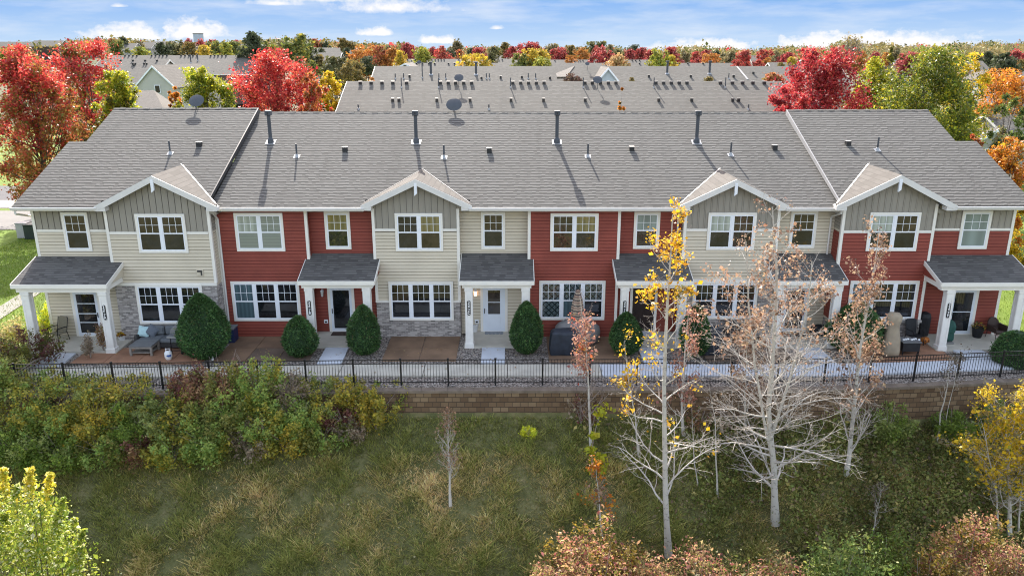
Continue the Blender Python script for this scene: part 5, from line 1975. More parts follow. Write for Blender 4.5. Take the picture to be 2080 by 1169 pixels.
def flower_pot(x, y, z, r, h, m, flowers, label, nfl=260, stem=True):
    t = thing('flower_pot', (x, y, z), label, 'flower pot')
    b = MB().use(M[m])
    b.lathe((x, y, z), [(r * .68, 0), (r * .95, h * .85), (r, h * .86), (r, h), (r * .85, h), (r * .8, h * .9)], 18)
    b.build('pot', None, t, smooth=False)
    if flowers:
        d = unit(RG.normal(size=(nfl, 3)))
        d[:, 2] = np.abs(d[:, 2])
        pts = d * np.array([r * 1.15, r * 1.15, r * .95]) * RG.uniform(.75, 1.05, (nfl, 1)) + np.array([0, 0, h * .98])
        crown_mesh('flowers', pts, pick(RG, nfl, flowers), .055, M['leaf'], t, aspect=.95)
    return t


MUM = [((.66, .40, .015), 5), ((.52, .24, .02), 2), ((.20, .05, .02), 1), ((.07, .10, .02), 1.5)]
p = at_z(249, 693, -.19)
flower_pot(p.x, p.y, -.19, .17, .30, 'potwhite', MUM, 'white pot of yellow mums by the left end porch post')
p = at_z(966, 671, -.1)
flower_pot(p.x - .03, p.y - .1, -.1, .17, .36, 'potwhite', None, 'empty round white planter behind the numbered post by the white door')
p = at_z(1984, 684, -.1)
flower_pot(p.x, p.y, -.1, .26, .46, 'black', [((.07, .12, .03), 3), ((.66, .46, .03), 2), ((.5, .35, .25), .5)], 'black tub with yellow-green flowers on the right end porch', 150)


def patio_chair(x, y, z, rot, label, seat_m, frame_m, round_back=False):
    t = thing('patio_chair', (0, 0, 0), label, 'chair')
    q = lambda px_, py_, pz: (px_, py_, pz)
    f = MB().use(M[frame_m])
    w = .28
    for sx_ in (-w, w):
        f = MB().use(M[frame_m])
        f.tube([(sx_, -.28, 0), (sx_ * .98, -.26, .42), (sx_, -.24, .62)], .016, 6)
        f.build('leg', None, t)
        f = MB().use(M[frame_m])
        f.tube([(sx_, .30, 0), (sx_, .22, .40)], .016, 6)
        f.build('leg', None, t)
        f = MB().use(M[frame_m])
        f.tube([(sx_, -.30, .60), (sx_, -.2, .65), (sx_, .1, .64), (sx_, .26, .62)], .02, 6)
        f.build('armrest', None, t)
    s_ = MB().use(M[seat_m])
    s_.prism([(-w + .02, -.28, .42), (-w + .02, .22, .37), (-w + .02, .22, .34), (-w + .02, -.28, .385)], (2 * w - .04, 0, 0))
    s_.build('seat', None, t)
    b_ = MB().use(M[seat_m])
    if round_back:
        n = 9
        top = []
        for i in range(n):
            a = math.pi * i / (n - 1)
            top.append((w * 1.05 * math.cos(a), .24 + .10 * math.sin(a), .62 + .30 * math.sin(a)))
        b_.prism([(-w, .22, .38), (w, .22, .38)] + top, (0, .05, 0))
        for sx_ in (-1, 1):
            b_.prism([(sx_ * (w + .02), -.28, .36), (sx_ * (w + .02), .26, .36), (sx_ * (w + .02), .26, .66), (sx_ * (w + .02), -.05, .64), (sx_ * (w + .02), -.28, .58)], (sx_ * .035, 0, 0))
        b_.box(-w, w, -.30, -.26, .30, .42)
    else:
        b_.prism([(-w + .03, .22, .38), (w - .03, .22, .38), (w - .03, .36, 1.0), (w - .1, .38, 1.04), (-w + .1, .38, 1.04), (-w + .03, .36, 1.0)], (0, .025, 0))
        b_.use(M[frame_m])
        for sx_ in (-w, w):
            b_.tube([(sx_, .20, .36), (sx_, .37, 1.02)], .016, 6)
    b_.build('backrest', None, t)
    t.location = (x, y, z)
    t.rotation_euler = (0, 0, rot)
    return t


p = at_z(118, 692, -.1)
patio_chair(p.x + .05, -1.25, -.1, R(-20), 'tan sling chair with dark frame on the left end porch', 'sling', 'iron')
p = at_z(2012, 680, -.1)
patio_chair(p.x - .05, -.98, -.1, R(12), 'round backed brown wicker chair on the right end porch', 'brownwicker', 'brownwicker', True)


def covered(name, cat, label, x, y, z, prof, m, n=20, sx=1.0, sy=1.0, square=0.0, folds=.03, extra=None):
    """a draped fabric cover: stacked rings that sag into folds"""
    t = thing(name, (x, y, z), label, cat)
    b = MB().use(M[m])
    vs, fs = [], []
    ph = RN.uniform(0, 6)
    for i, (r, h) in enumerate(prof):
        for k in range(n):
            a = 2 * math.pi * k / n
            q = 1.0
            if square:
                q = min(1 / max(abs(math.cos(a)), 1e-3), 1 / max(abs(math.sin(a)), 1e-3))
                q = 1 + (q - 1) * square
            q *= 1 + folds * math.sin(a * 5 + ph + i * .6) * (1 if i < len(prof) - 2 else .3)
            vs.append((x + r * sx * q * math.cos(a), y + r * sy * q * math.sin(a), z + h + .015 * math.sin(a * 3 + i)))
    for i in range(len(prof) - 1):
        for k in range(n):
            a, c_ = i * n + k, i * n + (k + 1) % n
            fs.append((a, c_, c_ + n, a + n))
    fs.append(tuple(range(n))[::-1])
    fs.append(tuple((len(prof) - 1) * n + k for k in range(n)))
    b.raw(vs, fs)
    b.build('cover', None, t, smooth=not square)
    if extra:
        extra(t)
    return t


p = at_z(1147, 722, GZ_)
covered('covered_grill', 'covered grill', 'blue-black covered grill before the middle red house', p.x, p.y + .32, GZ_, [(.62, .02), (.66, .3), (.63, .72), (.60, .95), (.48, 1.05), (.2, 1.08)], 'navycover', 24, 1.0, .55, .8)
p = at_z(1172, 700, GZ_)
tcx, tcy = p.x + .02, p.y + .45
covered('covered_table', 'covered table', 'round patio table under a grey cover around the striped parasol', tcx, tcy, GZ_, [(1.0, .05), (1.02, .45), (.98, .72), (.80, .86), (.45, .98), (.12, 1.06)], 'greycover', 28, 1.0, .8, 0, .025)


def stripes(name, c1, c2, c3, k):
    m, nt, b = new_mat(name)
    s = nt.sep(nt.obj())
    w = nt.math('SINE', nt.math('MULTIPLY', s[2], k))
    w2 = nt.math('SINE', nt.math('MULTIPLY', s[2], k * .47))
    c = nt.mix(nt.ramp(w, -.2, .1), c1, c2)
    c = nt.mix(nt.ramp(w2, .35, .6), c, c3)
    nt.l.new(c, b.inputs['Base Color'])
    b.inputs['Roughness'].default_value = .9
    return m


M['stripe'] = stripes('striped_canvas', (.46, .36, .26), (.07, .055, .055), (.30, .20, .15), 52.0)
t = thing('patio_umbrella', (tcx, tcy, GZ_), 'closed striped brown and cream parasol standing through the covered table', 'parasol')
zu = at_y(1165, 655, tcy).z
zt_ = at_y(1165, 588, tcy).z
MB().use(M['iron']).tube([(tcx, tcy, GZ_), (tcx, tcy, zt_ + .02)], .022, 8).build('pole', None, t)
b = MB().use(M['stripe'])
n = 24
H_ = zt_ - zu
for i, (r, h) in enumerate(((.24, 0), (.27, .12), (.25, .4), (.20, .65), (.13, .85), (.10, .9), (.09, .97), (.02, 1.0))):
    for k in range(n):
        a = 2 * math.pi * k / n
        q = r * (1 + .16 * math.cos(8 * a))
        b.v.append((tcx + q * math.cos(a), tcy + q * math.sin(a), zu + H_ * h + (.05 * math.cos(8 * a) if i == 0 else 0)))
for i in range(7):
    for k in range(n):
        a, c_ = i * n + k, i * n + (k + 1) % n
        b.f.append((a, c_, c_ + n, a + n))
        b.mi.append(0)
b.build('canopy', None, t)
MB().use(M['iron']).lathe((tcx, tcy, zu - .12), [(.10, 0), (.14, .1), (.11, .2)], 10).build('tie', None, t)

p = at_z(1448, 722, GZ_)
covered('covered_grill', 'covered grill', 'tall blue-black covered grill behind the yellow topped aspen', p.x, p.y + .3, GZ_, [(.42, .02), (.43, .4), (.40, .8), (.42, 1.0), (.33, 1.18), (.12, 1.24)], 'navycover', 24, .85, .75, .8)
for px, py, lb in ((1484, 690, 'black wicker patio chair nearest the covered grill under the beige bay window'), (1512, 688, 'black wicker patio chair farther from the covered grill under the beige bay window')):
    p = at_z(px, py, GZ_)
    patio_chair(p.x, -1.10, GZ_, R(RN.uniform(-14, 14)), lb, 'wicker', 'wicker', True)
p = at_z(1668, 682, -.1)
covered('cushion_heap', 'covered cushions', 'low heap under a black cover on the porch behind the aspens', p.x, p.y + .22, -.1, [(.40, .0), (.44, .12), (.40, .30), (.30, .42), (.12, .46)], 'black', 18, 1.0, .6, .5, .09)
p = at_z(1811, 724, GZ_)
covered('covered_heater', 'patio heater', 'tall tan fabric cover with a narrow neck on the right end patio', p.x, p.y + .25, GZ_, [(.40, .02), (.42, .25), (.36, .7), (.27, 1.1), (.24, 1.35), (.30, 1.55), (.31, 1.75), (.22, 1.86), (.05, 1.9)], 'tancover', 20, 1, 1, 0, .05)
p = at_z(1888, 694, -.19)
covered('covered_smoker', 'covered smoker', 'narrow black covered smoker between the stone base and the right end porch post', p.x, p.y + .7, -.19, [(.24, .02), (.25, .5), (.25, .95), (.20, 1.12), (.08, 1.18)], 'black', 18, 1, 1, .3, .05)
p = at_z(1926, 698, -.1)
covered('covered_parasol', 'covered parasol', 'dark green covered parasol stand beside the right end porch post', p.x, p.y + .2, -.1, [(.20, .12), (.24, .2), (.22, .5), (.25, .58), (.26, .8), (.20, 1.0), (.05, 1.08)], 'greencover', 16, 1, 1, .4, .06,
        lambda t: MB().use(M['greycover']).box(p.x - .25, p.x + .25, p.y - .05, p.y + .45, -.1, -.03, .02).build('base', None, t))
# fire table with a bench-like chair
p = at_z(1848, 722, GZ_)
t = thing('fire_table', (p.x, p.y + .3, GZ_), 'black box fire table on legs on the right end patio', 'fire table')
b = MB().use(M['black']).box(p.x - .32, p.x + .42, p.y + .05, p.y + .62, GZ_ + .16, GZ_ + .56, .012)
b.build('box', None, t)
b = MB().use(M['greytop']).box(p.x - .36, p.x + .46, p.y + .01, p.y + .66, GZ_ + .561, GZ_ + .60, .008)
b.use(M['white'])
for k in range(7):
    b.lathe((p.x - .2 + .11 * k, p.y + .3 + .05 * (k % 3), GZ_ + .60), [(.05, 0), (.055, .02), (.03, .05)], 7, wob=.3, rng=RN)
b.build('table_top', None, t)
for dx_ in (-.28, .38):
    for dy_ in (.09, .58):
        MB().use(M['iron']).box(p.x + dx_ - .025, p.x + dx_ + .025, p.y + dy_ - .025, p.y + dy_ + .025, GZ_, GZ_ + .16).build('leg', None, t)
p = at_z(1848, 690, GZ_)
patio_chair(p.x - .05, -1.42, GZ_, R(10), 'black high backed chair behind the fire table', 'black', 'iron')
# pumpkin lantern
p = at_z(1880, 698, -.19)
t = thing('pumpkin_lantern', (p.x, p.y + .1, -.19), 'orange pumpkin lantern at the foot of the right end porch post', 'pumpkin')
b = MB().use(M['pumpkin'])
n, rings = 24, [(.08, 0), (.15, .04), (.19, .12), (.185, .2), (.13, .27), (.05, .29)]
for r, h in rings:
    for k in range(n):
        a = 2 * math.pi * k / n
        q = r * (1 + .06 * math.cos(8 * a))
        b.v.append((p.x + q * math.cos(a), p.y + .1 + q * math.sin(a), -.19 + h))
for i in range(len(rings) - 1):
    for k in range(n):
        a, c_ = i * n + k, i * n + (k + 1) % n
        b.f.append((a, c_, c_ + n, a + n))
        b.mi.append(0)
b.f.append(tuple(range(5 * n, 6 * n)))
b.mi.append(0)
b.build('body', None, t, smooth=True)
b = MB().use(M['ventblack'])
for sx_ in (-.07, .07):
    b.prism([(p.x + sx_ - .03, p.y - .088, -.03), (p.x + sx_ + .03, p.y - .088, -.03), (p.x + sx_, p.y - .088, .02)], (0, .03, 0))
b.box(p.x - .08, p.x + .08, p.y - .092, p.y - .06, -.10, -.075)
b.build('face', None, t)
MB().use(M['bark']).tube([(p.x, p.y + .1, .09), (p.x + .02, p.y + .1, .16)], .02, 6).build('stem', None, t)
# bin behind the largest evergreen, small marker, mats, hose
p = at_z(466, 697, GZ_)
t = thing('storage_bin', (p.x, p.y + .3, GZ_), 'navy blue bin with a grey lid at the corner of the left red house', 'bin')
MB().use(M['navy']).box(p.x - .28, p.x + .22, p.y + .05, p.y + .6, GZ_, GZ_ + .62, .015).build('body', None, t)
MB().use(M['greytop']).box(p.x - .31, p.x + .25, p.y + .02, p.y + .63, GZ_ + .621, GZ_ + .68, .012).build('lid', None, t)
p = at_z(432, 731, -.2)
b = MB().use(M['white']).lathe((p.x, p.y, -.2), [(.05, 0), (.05, .16), (.07, .17), (.07, .24), (.02, .26)], 10)
grounded(tag(b.build('path_light'), 'small white path light in the gravel beside the largest evergreen', 'path light'))
for x0, x1, y0, y1, m, lb in ((-8.25, -7.35, -.62, -.1, 'mat_brown', 'brown doormat at the first red house door'), (-1.25, -.4, -.55, -.08, 'mat_grey', 'grey scalloped doormat at the white door'), (5.5, 6.5, -.6, -.1, 'concrete_new', 'pale doormat at the dark panel door'),
                           (12.4, 13.4, -.7, -.1, 'black', 'black doormat behind the great pale aspen')):
    b = MB().use(M[m])
    if 'scalloped' in lb:
        for k in range(5):
            xc = x0 + (x1 - x0) * (k + .5) / 5
            b.lathe((xc, y0 + .2, -.098), [(.085, 0), (.085, .012)], 14)
        b.box(x0, x1, y0 + .21, y1, -.099, -.085, .004)
    else:
        b.box(x0, x1, y0, y1, -.099, -.085, .005)
    grounded(tag(b.build('doormat'), lb, 'doormat'))
p = at_z(142, 741, zp)
b = MB().use(M['darkmetal'])
pts = []
for k in range(40):
    a = k * .36
    pts.append((p.x + (.16 + .05 * math.sin(k)) * math.cos(a) + .004 * k, p.y + (.12 + .03 * math.cos(k * 1.3)) * math.sin(a), zp + .02))
b.tube(pts, .012, 5)
grounded(tag(b.build('garden_hose'), 'loose dark coil of hose on the left end walk', 'hose'))
# utility boxes by the drive
for px, py, w, d, h, m, lb, nm in ((46, 484, .75, .7, 1.0, 'curb', 'pale grey-green utility cabinet at the foot of the left maple', 'utility_box'), (62, 486, .8, .7, .95, 'binblack', 'dark green utility cabinet beside the left end house', 'utility_box')):
    p = at_z(px, py, -.2)
    t = thing(nm, (p.x, p.y + d / 2, -.2), lb, 'utility box')
    MB().use(M['metal' if m == 'curb' else m]).box(p.x - w / 2, p.x + w / 2, p.y, p.y + d, -.2, -.2 + h, .03).build('body', None, t)
    MB().use(M['metal' if m == 'curb' else m]).box(p.x - w / 2 - .03, p.x + w / 2 + .03, p.y - .03, p.y + d + .03, -.2 + h + .001, -.12 + h, .02).build('lid', None, t)

# ------------------------------------------------------------------ the houses behind
M['farwall'] = mat('far_grey_wall', (.30, .29, .26), .7, var=.06, scale=.6)
M['farwall_green'] = mat('pale_green_siding', (.40, .385, .355), .7, var=.06, scale=.6)
M['farwall_blue'] = mat('pale_blue_siding', (.40, .45, .50), .7, var=.05, scale=.6)
M['farwall_dark'] = mat('dark_brown_wall', (.10, .065, .055), .7, var=.1, scale=.6)
M['dish'] = mat('dish_grey', (.065, .072, .082), .5, var=.08)


def gable_house(name, label, cat, x0, x1, yr, zr, half, pitch, z0, wall, roof='shingle_far', group=None, vents=(), pipes=(), boxes=(), over=.35, along='x', windows=0):
    """ridge along x (or along y): walls, roof and what stands on the roof"""
    t = thing(name, ((x0 + x1) / 2, yr, z0), label, cat, group)
    ze = zr - pitch * half
    b = MB().use(M[wall])
    w = MB().use(M[roof])
    tr = MB().use(M['trim'])
    if along == 'x':
        b.prism([(x0 + over, yr - half + over, z0), (x0 + over, yr + half - over, z0), (x0 + over, yr + half - over, ze + .1), (x0 + over, yr, zr - .25), (x0 + over, yr - half + over, ze + .1)], (x1 - x0 - 2 * over, 0, 0))
        w.prism([(x0, yr - half, ze), (x0, yr, zr), (x0, yr + half, ze), (x0, yr + half, ze - .18), (x0, yr, zr - .2), (x0, yr - half, ze - .18)], (x1 - x0, 0, 0))
        tr.box(x0, x1, yr - half - .05, yr - half, ze - .2, ze - .02)
        for x in (x0, x1):
            s = -1 if x == x0 else 1
            tr.prism([(x, yr - half, ze - .01), (x, yr, zr - .01), (x, yr + half, ze - .01), (x, yr + half, ze - .24), (x, yr, zr - .26), (x, yr - half, ze - .24)], (s * .04, 0, 0))
    else:
        y0, y1, xr = yr - 2 * half if False else yr, yr, 0
    b.build('wall', None, t)
    w.build('roof', None, t)
    tr.build('fascia', None, t)
    for px, py in vents:
        p = at_plane(px, py, yr - half, ze, pitch)
        v = MB().use(M['ventblack'])
        v.box(p.x - .155, p.x + .155, p.y - .14, p.y + .14, p.z - .1, p.z + .22)
        v.use(M['ventcap']).box(p.x - .19, p.x + .19, p.y - .19, p.y + .19, p.z + .22, p.z + .26)
        v.build('ridge_vent', None, t)
    for px, py in boxes:
        p = at_plane(px, py, yr - half, ze, pitch)
        v = MB().use(M['ventblack'])
        v.box(p.x - .13, p.x + .13, p.y - .13, p.y + .13, p.z - .1, p.z + .28)
        v.use(M['ventcap']).box(p.x - .15, p.x + .15, p.y - .16, p.y + .15, p.z + .28, p.z + .30)
        v.build('box_vent', None, t)
    for px, py, h, r in pipes:
        p = at_plane(px, py, yr - half, ze, pitch)
        v = MB().use(M['pipe'])
        v.tube([p + Vector((0, 0, -.1)), p + Vector((0, 0, h))], r, 8)
        if r > .1:
            v.box(p.x - r * 1.4, p.x + r * 1.4, p.y - r * 1.4, p.y + r * 1.4, p.z + h, p.z + h + .2)
        v.use(M['pipe_light']).lathe((p.x, p.y, p.z), [(r * 2.2, -.08), (r * 1.5, .12)], 8)
        v.build('vent_pipe', None, t)
    for k in range(windows):
        xw = x0 + over + (x1 - x0 - 2 * over) * (k + .5) / windows
        for zz in (z0 + .9, z0 + 3.6):
            if zz + 1.3 < ze:
                v = MB().use(M['sash']).box(xw - .8, xw + .8, yr - half + over - .06, yr - half + over - .001, zz, zz + 1.3)
                o = v.build('window', None, t)
                v = MB().use(M['g_dark']).box(xw - .7, xw + .7, yr - half + over - .075, yr - half + over - .061, zz + .1, zz + 1.2)
                v.build('pane', None, o)
    return t


def row_at(D, y_px, xl, xr):
    """ridge position from its distance and pixels"""
    a, b = at_y(xl, y_px, CAM_Y + D), at_y(xr, y_px, CAM_Y + D)
    return a.x, b.x, CAM_Y + D, a.z


ROWS = 'grey roofed house rows behind'
x0, x1, yr, zr = row_at(81, 165, 705, 1586)
gable_house('row_house', 'second house row with box vents along its grey ridge, right behind the front building', 'townhouse row', x0, x1, yr, zr, 8.2, .416, -.2, 'farwall', group=ROWS,
            vents=[(px, 170.5) for px in (732, 754, 776, 798, 826, 894.5, 910.5, 925.5, 942, 958, 1041.6, 1057.7, 1073.6, 1089.3, 1105, 1188, 1203, 1219.4, 1235.6, 1251, 1332, 1347.7, 1363.4, 1379.3, 1395, 1463, 1487.4, 1508, 1528.7, 1552)],
            pipes=[(px, 178, .95, .05) for px in (815.5, 891, 1037, 1184.5, 1328, 1473)] + [(px, 222, .45, .07) for px in (728, 993, 1520)],
            boxes=[(px, 206) for px in (797.7, 810.5, 887.4, 954.8, 1038, 1104, 1188.6, 1338, 1404.7, 1488, 1500)], windows=12)
x0, x1, yr, zr = row_at(112, 134.5, 762, 1610)
t3 = gable_house('row_house', 'third house row with tall chimney pipes and a pale flashing line near its right end', 'townhouse row', x0, x1, yr, zr, 8.2, .416, -.1, 'farwall', group=ROWS,
                 pipes=[(875.5, 152, 1.5, .15), (967, 152, 1.5, .15), (1355, 150, 1.5, .15), (1441, 150, 1.5, .15)] + [(px, 160, .7, .07) for px in (803, 820, 891.6, 905.5, 988, 994, 1073, 1088, 1480)] + [(858, 158, 2.0, .07)],
                 boxes=[(832, 157), (978, 160), (1017, 159), (1060, 158), (1117, 160), (1318, 157), (1403, 157), (1490, 157), (1530, 150)])
b = MB().use(M['metal'])
pa, pb2 = at_plane(1495, 135.5, yr - 8.2, zr - .416 * 8.2, .416), at_plane(1517, 162, yr - 8.2, zr - .416 * 8.2, .416)
b.prism([pa + Vector((0, 0, .02)), pa + Vector((.25, 0, .02)), pb2 + Vector((.25, 0, .02)), pb2 + Vector((0, 0, .02))], (0, 0, .03))
b.build('flashing', None, t3)


def cross_gable(parent, px, py, D0, D1, hw, pitch, wall, zbase=2.0):
    """a gabled wing running towards the viewer, its peak seen at a pixel"""
    p = at_y(px, py, CAM_Y + D0)
    y0, y1 = p.y, CAM_Y + D1
    b = MB().use(M['shingle_side'])
    for s in (-1, 1):
        b.prism([(p.x, y0, p.z), (p.x, y1, p.z), (p.x + s * hw, y1, p.z - pitch * hw), (p.x + s * hw, y0, p.z - pitch * hw)], (0, 0, -.15))
    b.build('roof', None, parent)
    c = MB().use(M[wall])
    h = hw - .3
    c.prism([(p.x - h, y0 + .3, zbase), (p.x + h, y0 + .3, zbase), (p.x + h, y0 + .3, p.z - pitch * h - .16), (p.x, y0 + .3, p.z - .2), (p.x - h, y0 + .3, p.z - pitch * h - .16)], (0, y1 - y0 - .6, 0))
    c.build('wall', None, parent)
    r = MB().use(M['sash'])
    for s in (-1, 1):
        r.prism([(p.x, y0, p.z + .01), (p.x + s * hw, y0, p.z - pitch * hw + .01), (p.x + s * hw, y0, p.z - pitch * hw - .28), (p.x, y0, p.z - .30)], (0, -.05, 0))
    r.build('rake_board', None, parent)
    return p


cross_gable(t3, 1236, 137, 103.2, 112, 1.9, 1.15, 'farwall_blue')
wing = [at_y(1167, 134, CAM_Y + 110), at_y(1129, 149, CAM_Y + 104.5), at_y(1131, 156, CAM_Y + 102), at_y(1150, 156, CAM_Y + 102)]
MB().use(M['shingle_side']).prism(wing, (.05, .1, -.25)).build('roof', None, t3)
x0, x1, yr, zr = row_at(172, 128, 800, 1500)
t4 = gable_house('row_house', 'fourth house row, a thin grey roof strip with small cross gables', 'townhouse row', x0, x1, yr, zr, 8.2, .416, 0, 'farwall', group=ROWS,
                 vents=[(px, 130) for px in (846, 858, 871, 883, 911, 923, 936, 949, 1229, 1252, 1276, 1299, 1330, 1375, 1397, 1428)], pipes=[(1354, 133, 1.2, .12), (953, 131, 1.4, .1)])
cross_gable(t4, 822, 128.5, 160, 172, 3.5, .5, 'farwall')
cross_gable(t4, 967, 129.5, 160, 172, 4, .5, 'farwall')
x0, x1, yr, zr = row_at(235, 120, 804, 1075)
gable_house('row_house', 'fifth house row at left with white capped vents along its ridge', 'townhouse row', x0, x1, yr, zr, 8.2, .416, 0, 'farwall', group=ROWS,
            vents=[(px, 122) for px in (813, 820, 828, 836, 844, 877, 884, 890, 896, 902, 932, 939, 947, 998, 1005, 1013, 1020)])
x0, x1, yr, zr = row_at(235, 121.5, 1112, 1322)
gable_house('row_house', 'fifth house row at right behind the pale gable', 'townhouse row', x0, x1, yr, zr, 8.2, .416, 0, 'farwall', group=ROWS,
            vents=[(px, 123.5) for px in (1127, 1161, 1167, 1173, 1178, 1184, 1214, 1220, 1226, 1231, 1284, 1291, 1299)])
x0, x1, yr, zr = row_at(350, 112, 875, 1050)
gable_house('row_house', 'sixth house row, a thin roof under the crimson trees', 'townhouse row', x0, x1, yr, zr, 8.2, .416, 0, 'farwall', group=ROWS)
x0, x1, yr, zr = row_at(330, 120, 1320, 1500)
gable_house('row_house', 'low grey roof among the crimson trees right of the middle', 'townhouse row', x0, x1, yr, zr, 8.2, .416, 0, 'farwall', group=ROWS)
x0, x1, yr, zr = row_at(150, 127, 1560, 1700)
gable_house('row_house', 'grey roof behind the right red maple', 'townhouse row', x0, x1, yr, zr, 8.2, .416, 0, 'farwall', group=ROWS)
# left group
x0, x1, yr, zr = row_at(190, 112.5, 228, 540)
gable_house('row_house', 'long grey roofed house row behind the left red maples, vents along its ridge', 'townhouse row', x0, x1, yr, zr, 9.5, .416, .5, 'farwall_dark', group=ROWS,
            vents=[(px, 114.2) for px in (254, 262, 270, 278, 308, 316, 324, 331, 339, 368, 376, 384, 392, 400, 428, 436, 443, 451, 459, 488, 496)], pipes=[(388, 128, 1.6, .12), (402, 123, 1.3, .12)], windows=8)
x0, x1, yr, zr = row_at(150, 121, 205, 345)
t = gable_house('gabled_house', 'pale green gabled house behind the left end roof', 'house', x0, x1, yr, zr, 9, .416, 0, 'farwall_green', vents=[(px, 124) for px in (245, 270, 295, 319)], boxes=[(270, 131), (275, 131), (293, 131), (298, 131), (272, 134)])
cross_gable(t, 308, 133, 128, 148, 3.4, 1.0, 'farwall_green')
v = MB().use(M['sash'])
p = at_y(320, 182, CAM_Y + 128.2)
v.box(p.x - .45, p.x + .45, p.y, p.y + .06, p.z - .6, p.z + .7)
o = v.build('window', None, t)
MB().use(M['g_dark']).box(p.x - .36, p.x + .36, p.y - .02, p.y - .001, p.z - .5, p.z + .6).build('pane', None, o)
# garage with a hipped roof
t = thing('garage', (-43.5, 68, -.2), 'low garage with a sunlit hipped roof behind the left end ridge', 'garage')
pk0, pk1 = at_y(285, 180, 70), at_y(312, 179, 70)
e0, e1, e2, e3 = at_y(270, 216, 62), at_y(336, 218, 62), at_y(358, 204, 76), at_y(290, 202, 76)
zE = 5.0
for q in (e0, e1, e2, e3):
    q.z = zE
b = MB().use(M['shingle_side'])
pk0.z = pk1.z = 7.3
e0.x -= 3
b.face([e0, e1, pk1, pk0])
b.face([e1, e2, pk1])
b.face([e2, e3, pk0, pk1])
b.face([e3, e0, pk0])
b.build('roof', None, t)
b = MB().use(M['trim'])
b.prism([e0, e1, e2, e3], (0, 0, -.22))
b.build('fascia', None, t)
ctr = (e0 + e1 + e2 + e3) / 4
b = MB().use(M['farwall_dark'])
b.prism([ctr + (q - ctr) * .9 + Vector((0, 0, -.23)) for q in (e0, e1, e2, e3)], (0, 0, -(zE - .23 + .2)))
b.build('wall', None, t)
# house at the right edge
x0, x1, yr, zr = row_at(84, 232, 2000, 2260)
t = gable_house('gabled_house', 'grey house with a small white trimmed gable at the right edge', 'house', x0, x1, yr, zr, 6.5, .42, -.2, 'farwall', windows=2)
p = cross_gable(t, 2028, 262, 76.5, 82, 1.9, .6, 'farwall', 1.0)
v = MB().use(M['sash']).box(p.x - .8, p.x + .9, p.y + .24, p.y + .299, p.z - 3.4, p.z - 1.9)
o = v.build('window', None, t)
MB().use(M['g_dark']).box(p.x - .66, p.x + .76, p.y + .22, p.y + .239, p.z - 3.26, p.z - 2.04).build('pane', None, o)
x0, x1, yr, zr = row_at(170, 142, 1990, 2120)
t = gable_house('gabled_house', 'roof with a white gable beyond the orange tree at the right edge', 'house', x0, x1, yr, zr, 7, .42, -.2, 'farwall', windows=2)
cross_gable(t, 2042, 145, 160, 170, 3.0, .6, 'farwall_blue')
for px, py, D, w, lb in ((30, 85, 470, 70, 'leftmost dark roof on the far left hill'), (100, 82.5, 450, 62, 'wide dark roof on the hill above the left red maple'), (165, 85, 520, 60, 'reddish grey roof on the left hill'), (262, 88, 400, 36, 'pale grey gabled house on the left hill'),
                         (300, 86, 420, 34, 'grey gabled house on the hill behind the left row'), (322, 84.5, 440, 44, 'dark roof on the hill left of the gold tree'), (395, 90, 430, 30, 'grey roof on the hill below the water tower'),
                         (480, 90, 430, 40, 'pale roof on the hill beside the dark green tree'), (680, 97, 300, 90, 'long grey roof right of the big dark green tree'), (660, 107, 230, 70, 'pale roof with vents below the long grey roof'),
                         (1535, 113, 330, 30, 'blue grey roof between two scarlet maples'), (1840, 122, 300, 60, 'dark roof behind the olive tree at the right'), (1975, 124, 260, 40, 'dark roof beside the round evergreen at the right'),
                         (1900, 118, 330, 40, 'grey roof among the right treetops')):
    x0, x1, yr, zr = row_at(D, py, px - w / 2, px + w / 2)
    g0 = gz((x0 + x1) / 2, yr)
    half = min(6.5, max(3, (zr - g0 - 2) / .45))
    gable_house('distant_house', lb, 'house', x0, x1, yr, zr, half, .45, g0 - .5, 'farwall' if 'dark' not in lb else 'farwall_dark', group='houses among the far trees', windows=2)
# water tower
p = at_y(402, 67, 760)
gzv = gz(p.x, p.y)
t = thing('water_tower', (p.x, p.y, gzv), 'pale grey drum shaped water tower on the left skyline', 'water tower')
b = MB().use(M['farwall_blue'])
n = 28
for z in (gzv - 1, p.z - 1.2):
    for k in range(n):
        a = 2 * math.pi * k / n
        r = 4.6 * (1 + .02 * (k % 2))
        b.v.append((p.x + r * math.cos(a), p.y + r * math.sin(a), z))
for k in range(n):
    b.f.append((k, (k + 1) % n, n + (k + 1) % n, n + k))
    b.mi.append(0)
b.build('drum', None, t)
MB().use(M['farwall']).lathe((p.x, p.y, p.z), [(4.9, -1.2), (4.9, .0), (4.2, .3), (.5, .7)], 28).build('cap', None, t)


